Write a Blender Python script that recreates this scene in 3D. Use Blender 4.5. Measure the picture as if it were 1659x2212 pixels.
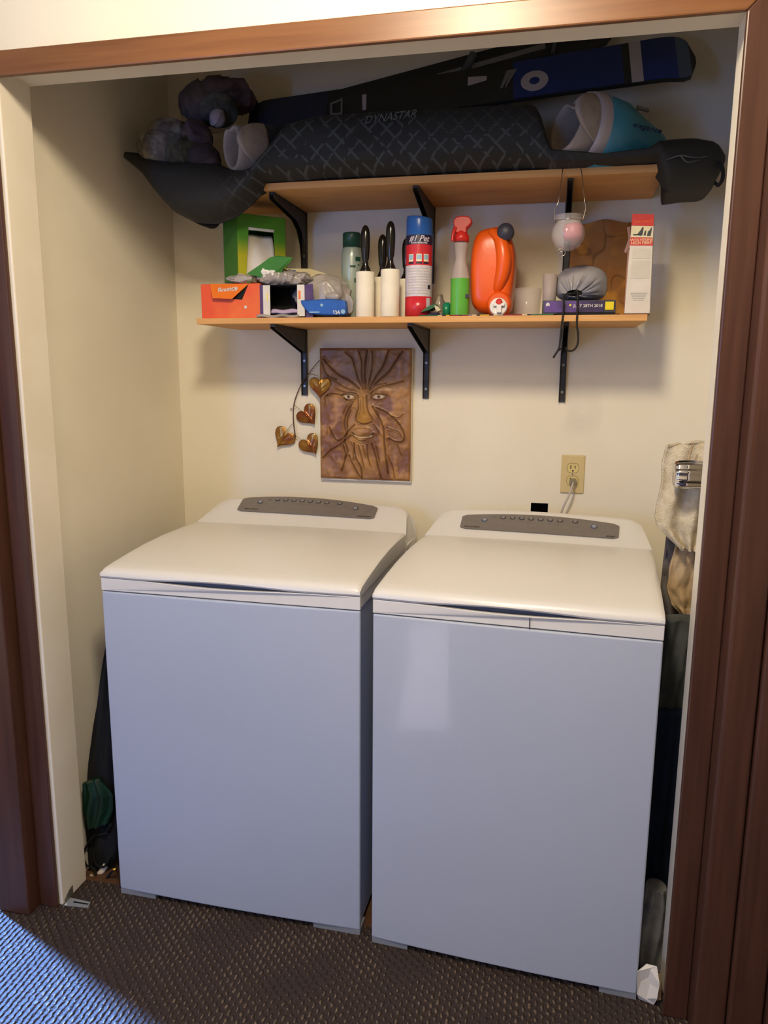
import bpy, bmesh, math, random
import numpy as np
from mathutils import Vector, Matrix, noise
PI = math.pi
SC = bpy.context.scene
COL = SC.collection
for o in list(bpy.data.objects): bpy.data.objects.remove(o)
# ------------------------------------------------------------------ camera
CX, CY, CZ = 1.09197, -1.64220, 1.39712
YAW, PIT, ROL, FPX = 12.55423, -10.42695, 0.39626, 1639.543
_y, _p, _r = math.radians(YAW), math.radians(PIT), math.radians(ROL)
FWD = Vector((-math.sin(_y)*math.cos(_p), math.cos(_y)*math.cos(_p), math.sin(_p)))
RT0 = Vector((math.cos(_y), math.sin(_y), 0)); UP0 = RT0.cross(FWD)
RT = RT0*math.cos(_r)+UP0*math.sin(_r); UPV = -RT0*math.sin(_r)+UP0*math.cos(_r)
cd = bpy.data.cameras.new('camera'); cam = bpy.data.objects.new('camera', cd); COL.objects.link(cam)
cd.sensor_fit = 'HORIZONTAL'; cd.sensor_width = 36.0; cd.lens = FPX/1659*36.0; cd.clip_start = 0.02
m3 = Matrix((RT, UPV, -FWD)).transposed()
cam.matrix_world = Matrix.Translation((CX, CY, CZ)) @ m3.to_4x4()
SC.camera = cam
# ------------------------------------------------------------------ world, lights, exposure
SC.view_settings.view_transform = 'Standard'; SC.view_settings.look = 'None'
SC.view_settings.gamma = 1.0; SC.view_settings.use_curve_mapping = False
SC.view_settings.exposure = 0.24
wd = bpy.data.worlds.new('world'); SC.world = wd; wd.use_nodes = True
wd.node_tree.nodes['Background'].inputs[0].default_value = (0.78, 0.72, 0.66, 1)
wd.node_tree.nodes['Background'].inputs[1].default_value = 0.8
def light(name, typ, loc, energy, color, size=0.1, aim=None, **kw):
    l = bpy.data.lights.new(name, typ); o = bpy.data.objects.new(name, l); COL.objects.link(o)
    l.energy = energy; l.color = color; o.location = loc
    if typ == 'POINT': l.shadow_soft_size = size
    for k, v in kw.items(): setattr(l, k, v)
    if aim: o.rotation_euler = (Vector(aim)-Vector(loc)).to_track_quat('-Z', 'Y').to_euler()
    return o
# the hall's warm ceiling lamp, hanging just in front of the opening, above the frame
light('hall_ceiling_lamp', 'AREA', (0.85, -0.97, 2.40), 20.5, (1.0, 0.85, 0.62), shape='DISK', size=0.17, aim=(0.80, 0.30, 0.9))
light('hall_fill_light', 'POINT', (0.6, -2.0, 2.45), 17, (1.0, 0.78, 0.55), 0.16)  # added fill lamp, unseen, lifting the shade on and between the shelves
# daylight from windows of the room behind the camera
light('room_window_light', 'AREA', (-0.7, -2.86, 1.35), 20, (0.11, 0.34, 1.0), shape='RECTANGLE', size=1.2, size_y=1.2, aim=(0.6, 0, 0.9))
# daylight from the left that grazes the corner of the opening and falls on the carpet
light('side_window_light', 'AREA', (-2.55, 0.85, 1.75), 55, (0.16, 0.38, 1.0), shape='RECTANGLE', size=0.6, size_y=0.9, aim=(0.0, -0.5, 0), spread=math.radians(28))
# added lamp hovering over the carpet; its lit band makes the dryer's streak
light('streak_helper_light', 'AREA', (0.245, -1.78, 0.3), 60, (0.62, 0.76, 1.0), shape='RECTANGLE', size=0.03, size_y=1.3, spread=math.radians(2))
bpy.data.objects['streak_helper_light'].rotation_euler = (0, 0, math.radians(-18.4))
# ------------------------------------------------------------------ pixel -> place
def ray(u, v): return FWD + RT*((u-829.5)/FPX) - UPV*((v-1106)/FPX)
CAM = Vector((CX, CY, CZ))
def W(u, v, y): r = ray(u, v); return CAM + r*((y-CY)/r.y)
def WZ(u, v, z): r = ray(u, v); return CAM + r*((z-CZ)/r.z)
def WX(u, v, x): r = ray(u, v); return CAM + r*((x-CX)/r.x)
# ------------------------------------------------------------------ materials
def lin(h):
    h = h.lstrip('#'); c = [int(h[i:i+2], 16)/255 for i in (0, 2, 4)]
    return tuple((x/12.92 if x <= 0.04045 else ((x+0.055)/1.055)**2.4) for x in c)+(1,)
def mat(name, c, rough=0.5, metal=0.0, c2=None, nscale=20, ndetail=3, bump=0, bscale=80, trans=0, ior=1.45, alpha=1, coat=0, sheen=0, stretch=None, thresh=(0.4, 0.6), sub=0):
    m = bpy.data.materials.new(name); m.use_nodes = True; nt = m.node_tree; b = nt.nodes['Principled BSDF']
    cc = lin(c) if isinstance(c, str) else tuple(c)+(1,)
    b.inputs['Base Color'].default_value = cc; b.inputs['Roughness'].default_value = rough
    b.inputs['Metallic'].default_value = metal; b.inputs['Transmission Weight'].default_value = trans
    b.inputs['IOR'].default_value = ior; b.inputs['Alpha'].default_value = alpha
    b.inputs['Coat Weight'].default_value = coat; b.inputs['Sheen Weight'].default_value = sheen
    tc = nt.nodes.new('ShaderNodeTexCoord'); mp = nt.nodes.new('ShaderNodeMapping')
    nt.links.new(tc.outputs['Object'], mp.inputs[0])
    if stretch: mp.inputs['Scale'].default_value = stretch
    n = nt.nodes.new('ShaderNodeTexNoise'); n.inputs['Scale'].default_value = nscale; n.inputs['Detail'].default_value = ndetail
    nt.links.new(mp.outputs[0], n.inputs[0])
    r = nt.nodes.new('ShaderNodeValToRGB'); r.color_ramp.elements[0].position = thresh[0]; r.color_ramp.elements[1].position = thresh[1]
    nt.links.new(n.outputs[0], r.inputs[0])
    c2c = lin(c2) if isinstance(c2, str) else (tuple(x*0.93 for x in cc[:3])+(1,))
    r.color_ramp.elements[0].color = cc; r.color_ramp.elements[1].color = c2c
    nt.links.new(r.outputs[0], b.inputs['Base Color'])
    if bump:
        n2 = nt.nodes.new('ShaderNodeTexNoise'); n2.inputs['Scale'].default_value = bscale; n2.inputs['Detail'].default_value = 3
        nt.links.new(mp.outputs[0], n2.inputs[0])
        bp = nt.nodes.new('ShaderNodeBump'); bp.inputs['Strength'].default_value = bump; bp.inputs['Distance'].default_value = 0.004
        nt.links.new(n2.outputs[0], bp.inputs['Height']); nt.links.new(bp.outputs[0], b.inputs['Normal'])
    return m
M = {}
M['wall'] = mat('wall_paint', '#e4dcc8', 0.75, c2='#e0d7c2', nscale=3, bump=0.08, bscale=260)
M['panelling'] = mat('wood_panelling', '#6a4a36', .6, c2='#563a29', nscale=4, stretch=(10, 10, .6))
M['jamb'] = mat('jamb_paint', '#eee6d6', 0.6, c2='#eae1cf', nscale=6)
def wood(name, c, c2, rough, stretch):
    m = mat(name, c, rough, c2=c2, nscale=5, ndetail=8, stretch=stretch, thresh=(0.3, 0.75)); return m
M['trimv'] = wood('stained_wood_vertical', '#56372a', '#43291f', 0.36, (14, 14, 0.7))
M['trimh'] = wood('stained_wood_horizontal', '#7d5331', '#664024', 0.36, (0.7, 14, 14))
M['shelfw'] = wood('particle_board_shelf', '#d8a364', '#c58e50', 0.6, (1, 3, 30))
M['bracket'] = mat('bracket_metal', '#2c2a2b', 0.45, 0.4, c2='#3a3838', nscale=30)
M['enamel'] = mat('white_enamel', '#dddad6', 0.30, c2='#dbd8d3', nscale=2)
M['enamelA'] = mat('white_enamel_satin_shaded', '#b0b8ca', 0.34, c2='#aeb6c8', nscale=2)  # white enamel with the dim bluish light on front and cabinet in its colour
M['enamelB'] = mat('white_enamel_gloss_shaded', '#b4bbcb', 0.09, c2='#b2b9c9', nscale=2)  # glossy front likewise: cool shade mixed into the white
M['panelgrey'] = mat('control_panel_grey', '#77706a', 0.4, c2='#736c66', nscale=60)
M['button'] = mat('button_grey', '#7f7a75', 0.35)
M['ring'] = mat('button_ring_dark', '#39383f', 0.4)
M['ringblue'] = mat('button_ring_blue', '#46506e', 0.35)
M['buttonl'] = mat('button_light', '#9195a0', 0.3)
M['print'] = mat('dark_print', '#3a3532', 0.6)
M['slotblue'] = mat('slot_recess', '#5d6472', 0.6)
M['footg'] = mat('foot_plastic_grey', '#8b8f96', 0.5)
M['black'] = mat('black_matte', '#0b0b0c', 0.8)
M['subfloor'] = wood('plywood_floor', '#5e4026', '#4a301c', 0.7, (1, 12, 12))
M['dark_cloth'] = mat('black_cloth', '#0a0b0d', 0.9, c2='#0f1013', nscale=12, bump=0.4, bscale=60)
M['navy'] = mat('navy_cloth', '#1a2c4a', 0.85, c2='#101c33', nscale=9, bump=0.4, bscale=50)
M['slate'] = mat('slate_cloth', '#565b5c', 0.9, c2='#3c4143', nscale=9, bump=0.3, bscale=50)
M['greenbag'] = mat('green_plastic', '#08321f', 0.4, c2='#052014', nscale=12, bump=0.3, bscale=40)
M['white'] = mat('white_paper', '#d8d2c8', 0.7)
M['towel'] = mat('towel_cotton', '#d6cab2', 0.95, c2='#c9bb9f', nscale=60, bump=0.9, bscale=420)
M['beige'] = mat('beige_cloth', '#b59d7b', 0.85, c2='#a38a68', nscale=14, bump=0.4, bscale=60)
M['greyrag'] = mat('grey_felt', '#6a6462', 0.9, c2='#55504e', nscale=16, bump=0.4, bscale=90)
M['chrome'] = mat('chrome', '#e6e6ea', 0.06, 1.0)
M['brass'] = mat('brass', '#d9a441', 0.25, 1.0)
M['ivory'] = mat('ivory_plastic', '#c9b583', 0.38, c2='#c6b17e', nscale=8)
M['cordw'] = mat('white_cord', '#b7ada6', 0.5)
M['bronze'] = mat('gilded_leaf_metal', '#a87c3c', 0.28, 0.85, c2='#8a5130', nscale=22, thresh=(0.42, 0.6))
M['stem'] = mat('bronze_stem', '#6b4a2e', 0.35, 0.7)
M['orangebox'] = mat('orange_card', '#e2521a', 0.45, c2='#e8701c', nscale=9, thresh=(0.45, 0.7))
M['orangeflap'] = mat('orange_card_flap', '#e8741f', 0.45)
M['green1'] = mat('green_card_dark', '#3f7d2e', 0.5)
M['purple'] = mat('purple_card', '#4c3264', 0.5)
M['blue'] = mat('blue_packet', '#1e56a8', 0.35, c2='#1c4d98', nscale=20)
M['film'] = mat('grey_plastic_film', '#b4aaa2', 0.25, c2='#9f9690', nscale=14, bump=0.35, bscale=50, alpha=0.82)
M['tissue'] = mat('tissue', '#e3ddd4', 0.9, bump=0.2, bscale=40)
M['lav'] = mat('lavender_sheet', '#b7a2bd', 0.85)
M['canw'] = mat('grey_green_can', '#a7b3a4', 0.28, 0.2)
M['capgreen'] = mat('green_cap', '#1f4a3b', 0.35)
M['blackpl'] = mat('black_plastic_gloss', '#17130f', 0.16)
M['roll'] = mat('adhesive_roll', '#e6dcc8', 0.7)
M['canred'] = mat('can_red', '#c62c36', 0.25)
M['canblue'] = mat('can_blue_cap', '#2c5ea8', 0.28)
M['cannavy'] = mat('can_navy', '#2a2338', 0.3)
M['canwhite'] = mat('can_white', '#cfc5cb', 0.3, c2='#c2b9c4', nscale=60)
M['skyb'] = mat('pictogram_blue', '#8fb2c4', 0.4)
M['cream'] = mat('cream_print', '#e5d8ae', 0.4)
M['jug'] = mat('orange_jug_plastic', '#e35a12', 0.3, c2='#dc530f', nscale=3)
M['capdark'] = mat('dark_cap', '#33303c', 0.45)
M['spoutw'] = mat('spout_white', '#e6e1da', 0.3)
M['red'] = mat('red_plastic', '#c92a22', 0.3)
M['clear'] = mat('clear_plastic', '#d9d5cf', 0.08, trans=0.85, ior=1.3)
M['frost'] = mat('frosted_plastic', '#c8b8b0', 0.45, trans=0.35, ior=1.3, alpha=0.9)
M['cupclear'] = mat('cup_clear', '#d6cabf', .12, trans=.0, alpha=.20)
M['globe'] = mat('globe_glass', '#efe6e6', .04, alpha=.15, coat=1)
M['glass'] = mat('thin_glass', '#f2ecec', 0.03, trans=1.0, ior=1.12)
M['pinkwax'] = mat('pink_candle', '#c06b78', 0.4)
M['greenlab'] = mat('green_label', '#5aa63c', 0.25)
M['capg2'] = mat('teal_cap', '#15805a', 0.3)
M['greybag'] = mat('grey_nylon', '#9d999b', 0.3, c2='#85838a', nscale=10, bump=0.2, bscale=60)
M['cordb'] = mat('black_cord', '#120e0c', 0.7)
M['yellow'] = mat('yellow_sticker', '#e6d018', 0.4)
M['pboxspine'] = mat('violet_sleeve', '#5b3f86', 0.35, c2='#2d2245', nscale=18, thresh=(0.42, 0.62))
M['boxwhite'] = mat('white_card', '#d9d1c4', 0.55)
M['boxred'] = mat('red_card', '#d03a34', 0.5)
M['boxgrey'] = mat('grey_print', '#b9b3a6', 0.6)
M['wire'] = mat('thin_wire', '#b8aca0', 0.2, 1.0)
M['pinktag'] = mat('pink_plastic_strip', '#b98d80', 0.3, alpha=0.85)
M['darktrim'] = mat('dark_wood_edge', '#5a3a2a', 0.5)
M['boardblue'] = mat('board_blue', '#1c3577', 0.4, c2='#1b2f63', nscale=4)
M['boardtip'] = mat('board_blue_tip', '#4e6076', 0.4)
M['boarddark'] = mat('board_charcoal', '#25251f', 0.45, c2='#2c2c26', nscale=5)
M['boardnavy'] = mat('board_navy', '#1a2439', 0.45, c2='#232a38', nscale=8)
M['grey1'] = mat('board_grey_graphic', '#77756f', 0.5)
M['palegrey'] = mat('board_pale_graphic', '#b3aaa8', 0.5)
M['boarddark2'] = mat('faded_lettering', '#55564f', 0.6)
M['liner'] = mat('boot_liner', '#a3968a', 0.85, c2='#978a7e', nscale=25, bump=0.25, bscale=120)
M['shellw'] = mat('boot_shell_pale', '#b3a79f', 0.35)
M['shellt'] = mat('boot_shell_turquoise', '#3f8690', 0.35, c2='#367882', nscale=6)
M['shelld'] = mat('boot_shell_navy', '#1d2a44', 0.35)
M['buckle'] = mat('buckle_metal', '#8a887f', 0.35, 0.6)
M['camo'] = mat('camo_cloth', '#5c5146', 0.8, c2='#8b8272', nscale=26, bump=0.5, bscale=40, thresh=(0.45, 0.6))
M['plum'] = mat('plum_cloth', '#54424a', 0.8, c2='#352b30', nscale=12, bump=0.4, bscale=30)
M['clearbag'] = mat('clear_bag', '#8a857f', 0.12, trans=0.55, ior=1.15, bump=0.5, bscale=30)
# green box with the yellow fade towards its foot
def grad_mat(name, c1, c2, z0, z1):
    m = mat(name, c1, 0.5); nt = m.node_tree; b = nt.nodes['Principled BSDF']
    tc = nt.nodes.new('ShaderNodeTexCoord'); s = nt.nodes.new('ShaderNodeSeparateXYZ'); nt.links.new(tc.outputs['Object'], s.inputs[0])
    mr = nt.nodes.new('ShaderNodeMapRange'); mr.inputs['From Min'].default_value = z0; mr.inputs['From Max'].default_value = z1
    nt.links.new(s.outputs['Z'], mr.inputs['Value'])
    r = nt.nodes.new('ShaderNodeValToRGB'); r.color_ramp.elements[0].color = lin(c1); r.color_ramp.elements[1].color = lin(c2)
    nt.links.new(mr.outputs[0], r.inputs[0]); nt.links.new(r.outputs[0], b.inputs['Base Color']); return m
# carpet: woven loops in rows, dark brown with paler flecks
def carpet():
    m = bpy.data.materials.new('woven_carpet'); m.use_nodes = True; nt = m.node_tree; b = nt.nodes['Principled BSDF']
    N = nt.nodes.new; L = nt.links.new
    tc = N('ShaderNodeTexCoord'); sep = N('ShaderNodeSeparateXYZ'); L(tc.outputs['Object'], sep.inputs[0])
    def math_(op, a, bb=None, c=None):
        n = N('ShaderNodeMath'); n.operation = op
        for i, x in enumerate((a, bb, c)):
            if x is None: continue
            if isinstance(x, (int, float)): n.inputs[i].default_value = x
            else: L(x, n.inputs[i])
        return n.outputs[0]
    nd = N('ShaderNodeTexNoise'); nd.inputs['Scale'].default_value = 55; nd.inputs['Detail'].default_value = 2; L(tc.outputs['Object'], nd.inputs[0])
    jit = math_('MULTIPLY', math_('SUBTRACT', nd.outputs[0], 0.5), 4.0)
    fx = math_('ADD', math_('MULTIPLY', sep.outputs['X'], 2*PI/0.0135), jit); fy = math_('ADD', math_('MULTIPLY', sep.outputs['Y'], 2*PI/0.024), jit)
    shift = math_('MULTIPLY', fx, 0.5)
    sx = math_('SINE', fx); sy = math_('SINE', math_('ADD', fy, shift))
    h = math_('ADD', math_('MULTIPLY', sx, 0.5), math_('MULTIPLY', sy, 0.5))
    n = N('ShaderNodeTexNoise'); n.inputs['Scale'].default_value = 6; n.inputs['Detail'].default_value = 2; L(tc.outputs['Object'], n.inputs[0])
    n2 = N('ShaderNodeTexNoise'); n2.inputs['Scale'].default_value = 160; n2.inputs['Detail'].default_value = 3; L(tc.outputs['Object'], n2.inputs[0])
    fl = math_('GREATER_THAN', math_('ADD', math_('MULTIPLY', sx, 0.5), math_('ADD', math_('MULTIPLY', sy, 0.30), math_('MULTIPLY', n.outputs[0], 1.3))), 1.27)
    fl2 = math_('MULTIPLY', fl, math_('MULTIPLY', n2.outputs[0], 1.5))
    mix = N('ShaderNodeMixRGB'); mix.inputs[1].default_value = lin('#3e2f29'); mix.inputs[2].default_value = lin('#86735f'); L(fl2, mix.inputs[0])
    mix2 = N('ShaderNodeMixRGB'); mix2.blend_type = 'MULTIPLY'; mix2.inputs[0].default_value = 0.8; L(mix.outputs[0], mix2.inputs[1])
    r = N('ShaderNodeValToRGB'); r.color_ramp.elements[0].position = 0.25; r.color_ramp.elements[1].position = 0.7
    r.color_ramp.elements[0].color = (0.45, 0.45, 0.45, 1); r.color_ramp.elements[1].color = (1, 1, 1, 1)
    L(n2.outputs[0], r.inputs[0]); L(r.outputs[0], mix2.inputs[2]); L(mix2.outputs[0], b.inputs['Base Color'])
    b.inputs['Roughness'].default_value = 0.9
    bp = N('ShaderNodeBump'); bp.inputs['Strength'].default_value = 1.0; bp.inputs['Distance'].default_value = 0.004
    L(math_('ADD', h, math_('MULTIPLY', n2.outputs[0], 0.8)), bp.inputs['Height']); L(bp.outputs[0], b.inputs['Normal'])
    return m
M['carpet'] = carpet()
# ski bag cloth: black with a pale diamond lattice on the front only
def bagcloth():
    m = bpy.data.materials.new('bag_cloth_diamonds'); m.use_nodes = True; nt = m.node_tree; b = nt.nodes['Principled BSDF']
    N = nt.nodes.new; L = nt.links.new
    def math_(op, a, bb=None):
        n = N('ShaderNodeMath'); n.operation = op
        for i, x in enumerate((a, bb)):
            if x is None: continue
            if isinstance(x, (int, float)): n.inputs[i].default_value = x
            else: L(x, n.inputs[i])
        return n.outputs[0]
    at = N('ShaderNodeAttribute'); at.attribute_name = 'bag_uv'; sep = N('ShaderNodeSeparateXYZ'); L(at.outputs['Vector'], sep.inputs[0])
    a = math_('MULTIPLY', math_('ADD', sep.outputs['X'], sep.outputs['Y']), 1/0.046)
    c = math_('MULTIPLY', math_('SUBTRACT', sep.outputs['X'], sep.outputs['Y']), 1/0.046)
    def line(x): return math_('LESS_THAN', math_('ABSOLUTE', math_('SUBTRACT', math_('FRACT', x), 0.5)), 0.085)
    lat = math_('MAXIMUM', line(a), line(c))
    n = N('ShaderNodeTexNoise'); n.inputs['Scale'].default_value = 38; n.inputs['Detail'].default_value = 1; L(at.outputs['Vector'], n.inputs[0])
    gap = math_('GREATER_THAN', n.outputs[0], 0.46)
    msk = math_('MULTIPLY', math_('MULTIPLY', lat, gap), sep.outputs['Z'])
    mix = N('ShaderNodeMixRGB'); mix.inputs[1].default_value = lin('#1f201c'); mix.inputs[2].default_value = lin('#414443'); L(msk, mix.inputs[0])
    L(mix.outputs[0], b.inputs['Base Color']); b.inputs['Roughness'].default_value = 0.75
    return m
M['bag'] = bagcloth()
# ------------------------------------------------------------------ mesh helpers
WM = {}
def wm(o): return WM.get(o.name, Matrix.Identity(4))
def finish(name, bm, m, parent=None, smooth=False, world=True, bev=0, seg=2, sub=0, flip=False):
    bmesh.ops.recalc_face_normals(bm, faces=bm.faces)
    if parent is not None and world: bm.transform(wm(parent).inverted())
    me = bpy.data.meshes.new(name); bm.to_mesh(me); bm.free()
    if smooth:
        for p in me.polygons: p.use_smooth = True
    o = bpy.data.objects.new(name, me); COL.objects.link(o)
    for x in (m if isinstance(m, (list, tuple)) else [m]): me.materials.append(x)
    if parent is not None: o.parent = parent
    WM[o.name] = wm(parent) if parent is not None else Matrix.Identity(4)
    if bev:
        b = o.modifiers.new('bevel', 'BEVEL'); b.width = bev; b.segments = seg; b.limit_method = 'ANGLE'; b.angle_limit = math.radians(35)
    if sub:
        s = o.modifiers.new('sub', 'SUBSURF'); s.levels = sub; s.render_levels = sub
    return o
def thing(name, label, cat, loc=(0, 0, 0), rotz=0, group=None):
    o = bpy.data.objects.new(name, None); COL.objects.link(o); o.empty_display_size = 0.03
    o.location = loc; o.rotation_euler = (0, 0, rotz); o['label'] = label; o['category'] = cat
    if group: o['group'] = group
    WM[o.name] = Matrix.Translation(loc) @ Matrix.Rotation(rotz, 4, 'Z'); return o
def tag(o, label, cat, group=None):
    o['label'] = label; o['category'] = cat
    if group: o['group'] = group
    return o
def struct(o): o['kind'] = 'structure'; return o
def origin_to(o, p):
    p = Vector(p); o.data.transform(Matrix.Translation(-p)); o.location = p; WM[o.name] = Matrix.Translation(p); return o
def NB(): return bmesh.new()
def box(bm, x0, x1, y0, y1, z0, z1, mi=0):
    v = [bm.verts.new(p) for p in ((x0,y0,z0),(x1,y0,z0),(x1,y1,z0),(x0,y1,z0),(x0,y0,z1),(x1,y0,z1),(x1,y1,z1),(x0,y1,z1))]
    for f in ((0,3,2,1),(4,5,6,7),(0,1,5,4),(1,2,6,5),(2,3,7,6),(3,0,4,7)):
        fc = bm.faces.new([v[i] for i in f]); fc.material_index = mi
    return bm
def hexa(bm, pts, mi=0):      # 8 points, bottom loop then top loop
    v = [bm.verts.new(p) for p in pts]
    for f in ((0,3,2,1),(4,5,6,7),(0,1,5,4),(1,2,6,5),(2,3,7,6),(3,0,4,7)):
        fc = bm.faces.new([v[i] for i in f]); fc.material_index = mi
    return bm
def prism(bm, pts, vec, mi=0):   # polygon pushed along vec
    vec = Vector(vec); a = [bm.verts.new(p) for p in pts]; b = [bm.verts.new(Vector(p)+vec) for p in pts]
    n = len(pts); f = [bm.faces.new(a), bm.faces.new(b[::-1])]
    for i in range(n): f.append(bm.faces.new((a[i], a[(i+1) % n], b[(i+1) % n], b[i])))
    for q in f: q.material_index = mi
    return bm
def lathe(bm, prof, c, seg=32, axis='Z', mi=0, cap=True, sx=1, sy=1):
    rings = []
    for r, h in prof:
        ring = []
        for i in range(seg):
            a = 2*PI*i/seg; p = Vector((r*sx*math.cos(a), r*sy*math.sin(a), h))
            if axis == 'X': p = Vector((p.z, p.x, p.y))
            if axis == 'Y': p = Vector((p.x, p.z, p.y))
            ring.append(bm.verts.new(p+Vector(c)))
        rings.append(ring)
    for k in range(len(rings)-1):
        for i in range(seg):
            f = bm.faces.new((rings[k][i], rings[k][(i+1) % seg], rings[k+1][(i+1) % seg], rings[k+1][i])); f.material_index = mi; f.smooth = True
    if cap:
        for rg in (rings[0], rings[-1]):
            try: f = bm.faces.new(rg); f.material_index = mi
            except ValueError: pass
    return bm
def smoothpath(pts, n=6):
    P = [Vector(p) for p in pts]; out = []
    for i in range(len(P)-1):
        p0 = P[max(i-1, 0)]; p1 = P[i]; p2 = P[i+1]; p3 = P[min(i+2, len(P)-1)]
        for k in range(n):
            t = k/n; out.append(0.5*((2*p1)+(-p0+p2)*t+(2*p0-5*p1+4*p2-p3)*t*t+(-p0+3*p1-3*p2+p3)*t**3))
    out.append(P[-1]); return out
def tube(bm, pts, r, seg=8, mi=0, smooth=True, n=6):
    P = smoothpath(pts, n) if n > 1 else [Vector(p) for p in pts]; rings = []; up = Vector((0.13, 0.31, 0.94)).normalized()
    for i, p in enumerate(P):
        t = (P[min(i+1, len(P)-1)]-P[max(i-1, 0)])
        if t.length < 1e-9: t = Vector((0, 0, 1))
        t.normalize(); a = t.cross(up)
        if a.length < 1e-3: a = t.cross(Vector((1, 0, 0)))
        a.normalize(); b = t.cross(a); rr = r(i/(len(P)-1)) if callable(r) else r
        rings.append([bm.verts.new(p+(a*math.cos(2*PI*k/seg)+b*math.sin(2*PI*k/seg))*rr) for k in range(seg)])
    for i in range(len(rings)-1):
        for k in range(seg):
            f = bm.faces.new((rings[i][k], rings[i][(k+1) % seg], rings[i+1][(k+1) % seg], rings[i+1][k])); f.smooth = smooth; f.material_index = mi
    bm.faces.new(rings[0]); bm.faces.new(rings[-1]); return bm
def gridsurf(bm, nu, nv, fn, mi=0, closeu=False, smooth=True):
    V = [[bm.verts.new(fn(i/(nu-1) if not closeu else i/nu, j/(nv-1))) for j in range(nv)] for i in range(nu)]
    for i in range(nu if closeu else nu-1):
        for j in range(nv-1):
            f = bm.faces.new((V[i][j], V[(i+1) % nu][j], V[(i+1) % nu][j+1], V[i][j+1])); f.smooth = smooth; f.material_index = mi
    return V
def outline_slab(bm, pts, y, thick, mi=0): return prism(bm, [W(u, v, y) for u, v in pts], (0, thick, 0), mi)
def crumple(c, r, seed=0, amp=0.25, freq=9, sub=4, clampbox=None, ridge=True):
    bm = NB(); bmesh.ops.create_icosphere(bm, subdivisions=sub, radius=1)
    for v in bm.verts:
        d = v.co.normalized(); p = Vector((d.x*r[0], d.y*r[1], d.z*r[2]))
        q = (p*freq*1.0)+Vector((seed*7.1, seed*3.3, seed*1.7)); n = noise.noise(q)+0.5*noise.noise(q*2.3)
        if ridge: n = 0.6-abs(n)*1.6
        p = p*(1+amp*n); v.co = Vector(c)+p
        if clampbox:
            for i in range(3): v.co[i] = min(max(v.co[i], clampbox[0][i]), clampbox[1][i])
    return bm
def lump2(c, r, seed, amp=0.28, sub=5, fr=11, cb=None):
    bm = NB(); bmesh.ops.create_icosphere(bm, subdivisions=sub, radius=1); S = Vector((seed*5.1, seed*2.7, seed*1.3))
    for v in bm.verts:
        d = v.co.normalized(); p = Vector((d.x*r[0], d.y*r[1], d.z*r[2])); q = p*fr+S; q += Vector((noise.noise(q), noise.noise(q+Vector((9, 0, 0))), noise.noise(q+Vector((0, 9, 0)))))*.8
        f = (1-abs(noise.noise(q))*2)**3*0.55+(1-abs(noise.noise(q*2.1+S))*2)**3*0.3+noise.noise(p*7+S)*0.4
        p = Vector(c)+p*(1+amp*f); v.co = p
        if cb: v.co = Vector([min(max(p[k], cb[0][k]), cb[1][k]) for k in range(3)])
    return bm
def text_bm(body, size, shear=0, extrude=0.0003, bold=0, align='CENTER'):
    cu = bpy.data.curves.new('t', 'FONT'); cu.body = body; cu.size = size; cu.shear = shear; cu.extrude = extrude; cu.offset = bold
    cu.align_x = align; cu.align_y = 'CENTER'; cu.resolution_u = 3
    o = bpy.data.objects.new('t', cu); COL.objects.link(o); dg = bpy.context.evaluated_depsgraph_get()
    me = bpy.data.meshes.new_from_object(o.evaluated_get(dg)); bm = NB(); bm.from_mesh(me)
    bpy.data.objects.remove(o); bpy.data.curves.remove(cu); bpy.data.meshes.remove(me); return bm
def text(name, body, size, m, parent, c, ex=(1, 0, 0), ez=(0, 0, 1), **kw):
    bm = text_bm(body, size, **kw); ex = Vector(ex).normalized(); ez = Vector(ez).normalized(); n = ex.cross(ez)
    bm.transform(Matrix.Translation(c) @ Matrix((ex, ez, n)).transposed().to_4x4())
    return finish(name, bm, m, parent)

# ================================================================== SETTING
D = 0.7364; XL = -0.1455; XR = 1.56; YF = -0.0775; YR = 0.0293; ZH = 2.039; ZC = 2.019; XJL = -0.1222; XJR = 1.3952
ZCEIL = 2.44
# back wall with the rectangular hole above the dryer
h0, h1 = W(1147, 1086, D), W(1183, 1112, D); hx0, hx1, hz1, hz0 = h0.x, h1.x, h0.z, h1.z-0.012
bm = NB()
for a in ((-0.3, hx0, 0, ZCEIL), (hx1, 1.7, 0, ZCEIL), (hx0, hx1, 0, hz0), (hx0, hx1, hz1, ZCEIL)): box(bm, a[0], a[1], D, D+0.012, a[2], a[3])
struct(finish('wall_back', bm, M['wall']))
bm = NB(); box(bm, hx0-0.01, hx1+0.01, D+0.075, D+0.08, hz0-0.03, hz1+0.02)
for a in ((hx0-0.012, hx0-0.01, hz0-0.03, hz1+0.02), (hx1+0.01, hx1+0.012, hz0-0.03, hz1+0.02)): box(bm, a[0], a[1], D+0.012, D+0.08, a[2], a[3])
box(bm, hx0-0.01, hx1+0.01, D+0.012, D+0.08, hz1+0.02, hz1+0.022); box(bm, hx0-0.01, hx1+0.01, D+0.012, D+0.08, hz0-0.032, hz0-0.03)
tag(finish('wall_cavity_box', bm, M['black']), 'black cut-out hole in the cream wall just above the right machine, left of the outlet', 'hole')
bm = NB(); box(bm, -0.262, XL, YR, D, 0, ZCEIL); struct(finish('wall_left', bm, M['wall']))
bm = NB(); box(bm, XR, XR+0.1, YR, D, 0, ZCEIL); struct(finish('wall_right', bm, M['wall']))
bm = NB(); box(bm, -0.262, XJL, YF, YR, 0, 2.6); struct(finish('wall_front_left', bm, M['jamb'], bev=0.003))
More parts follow.
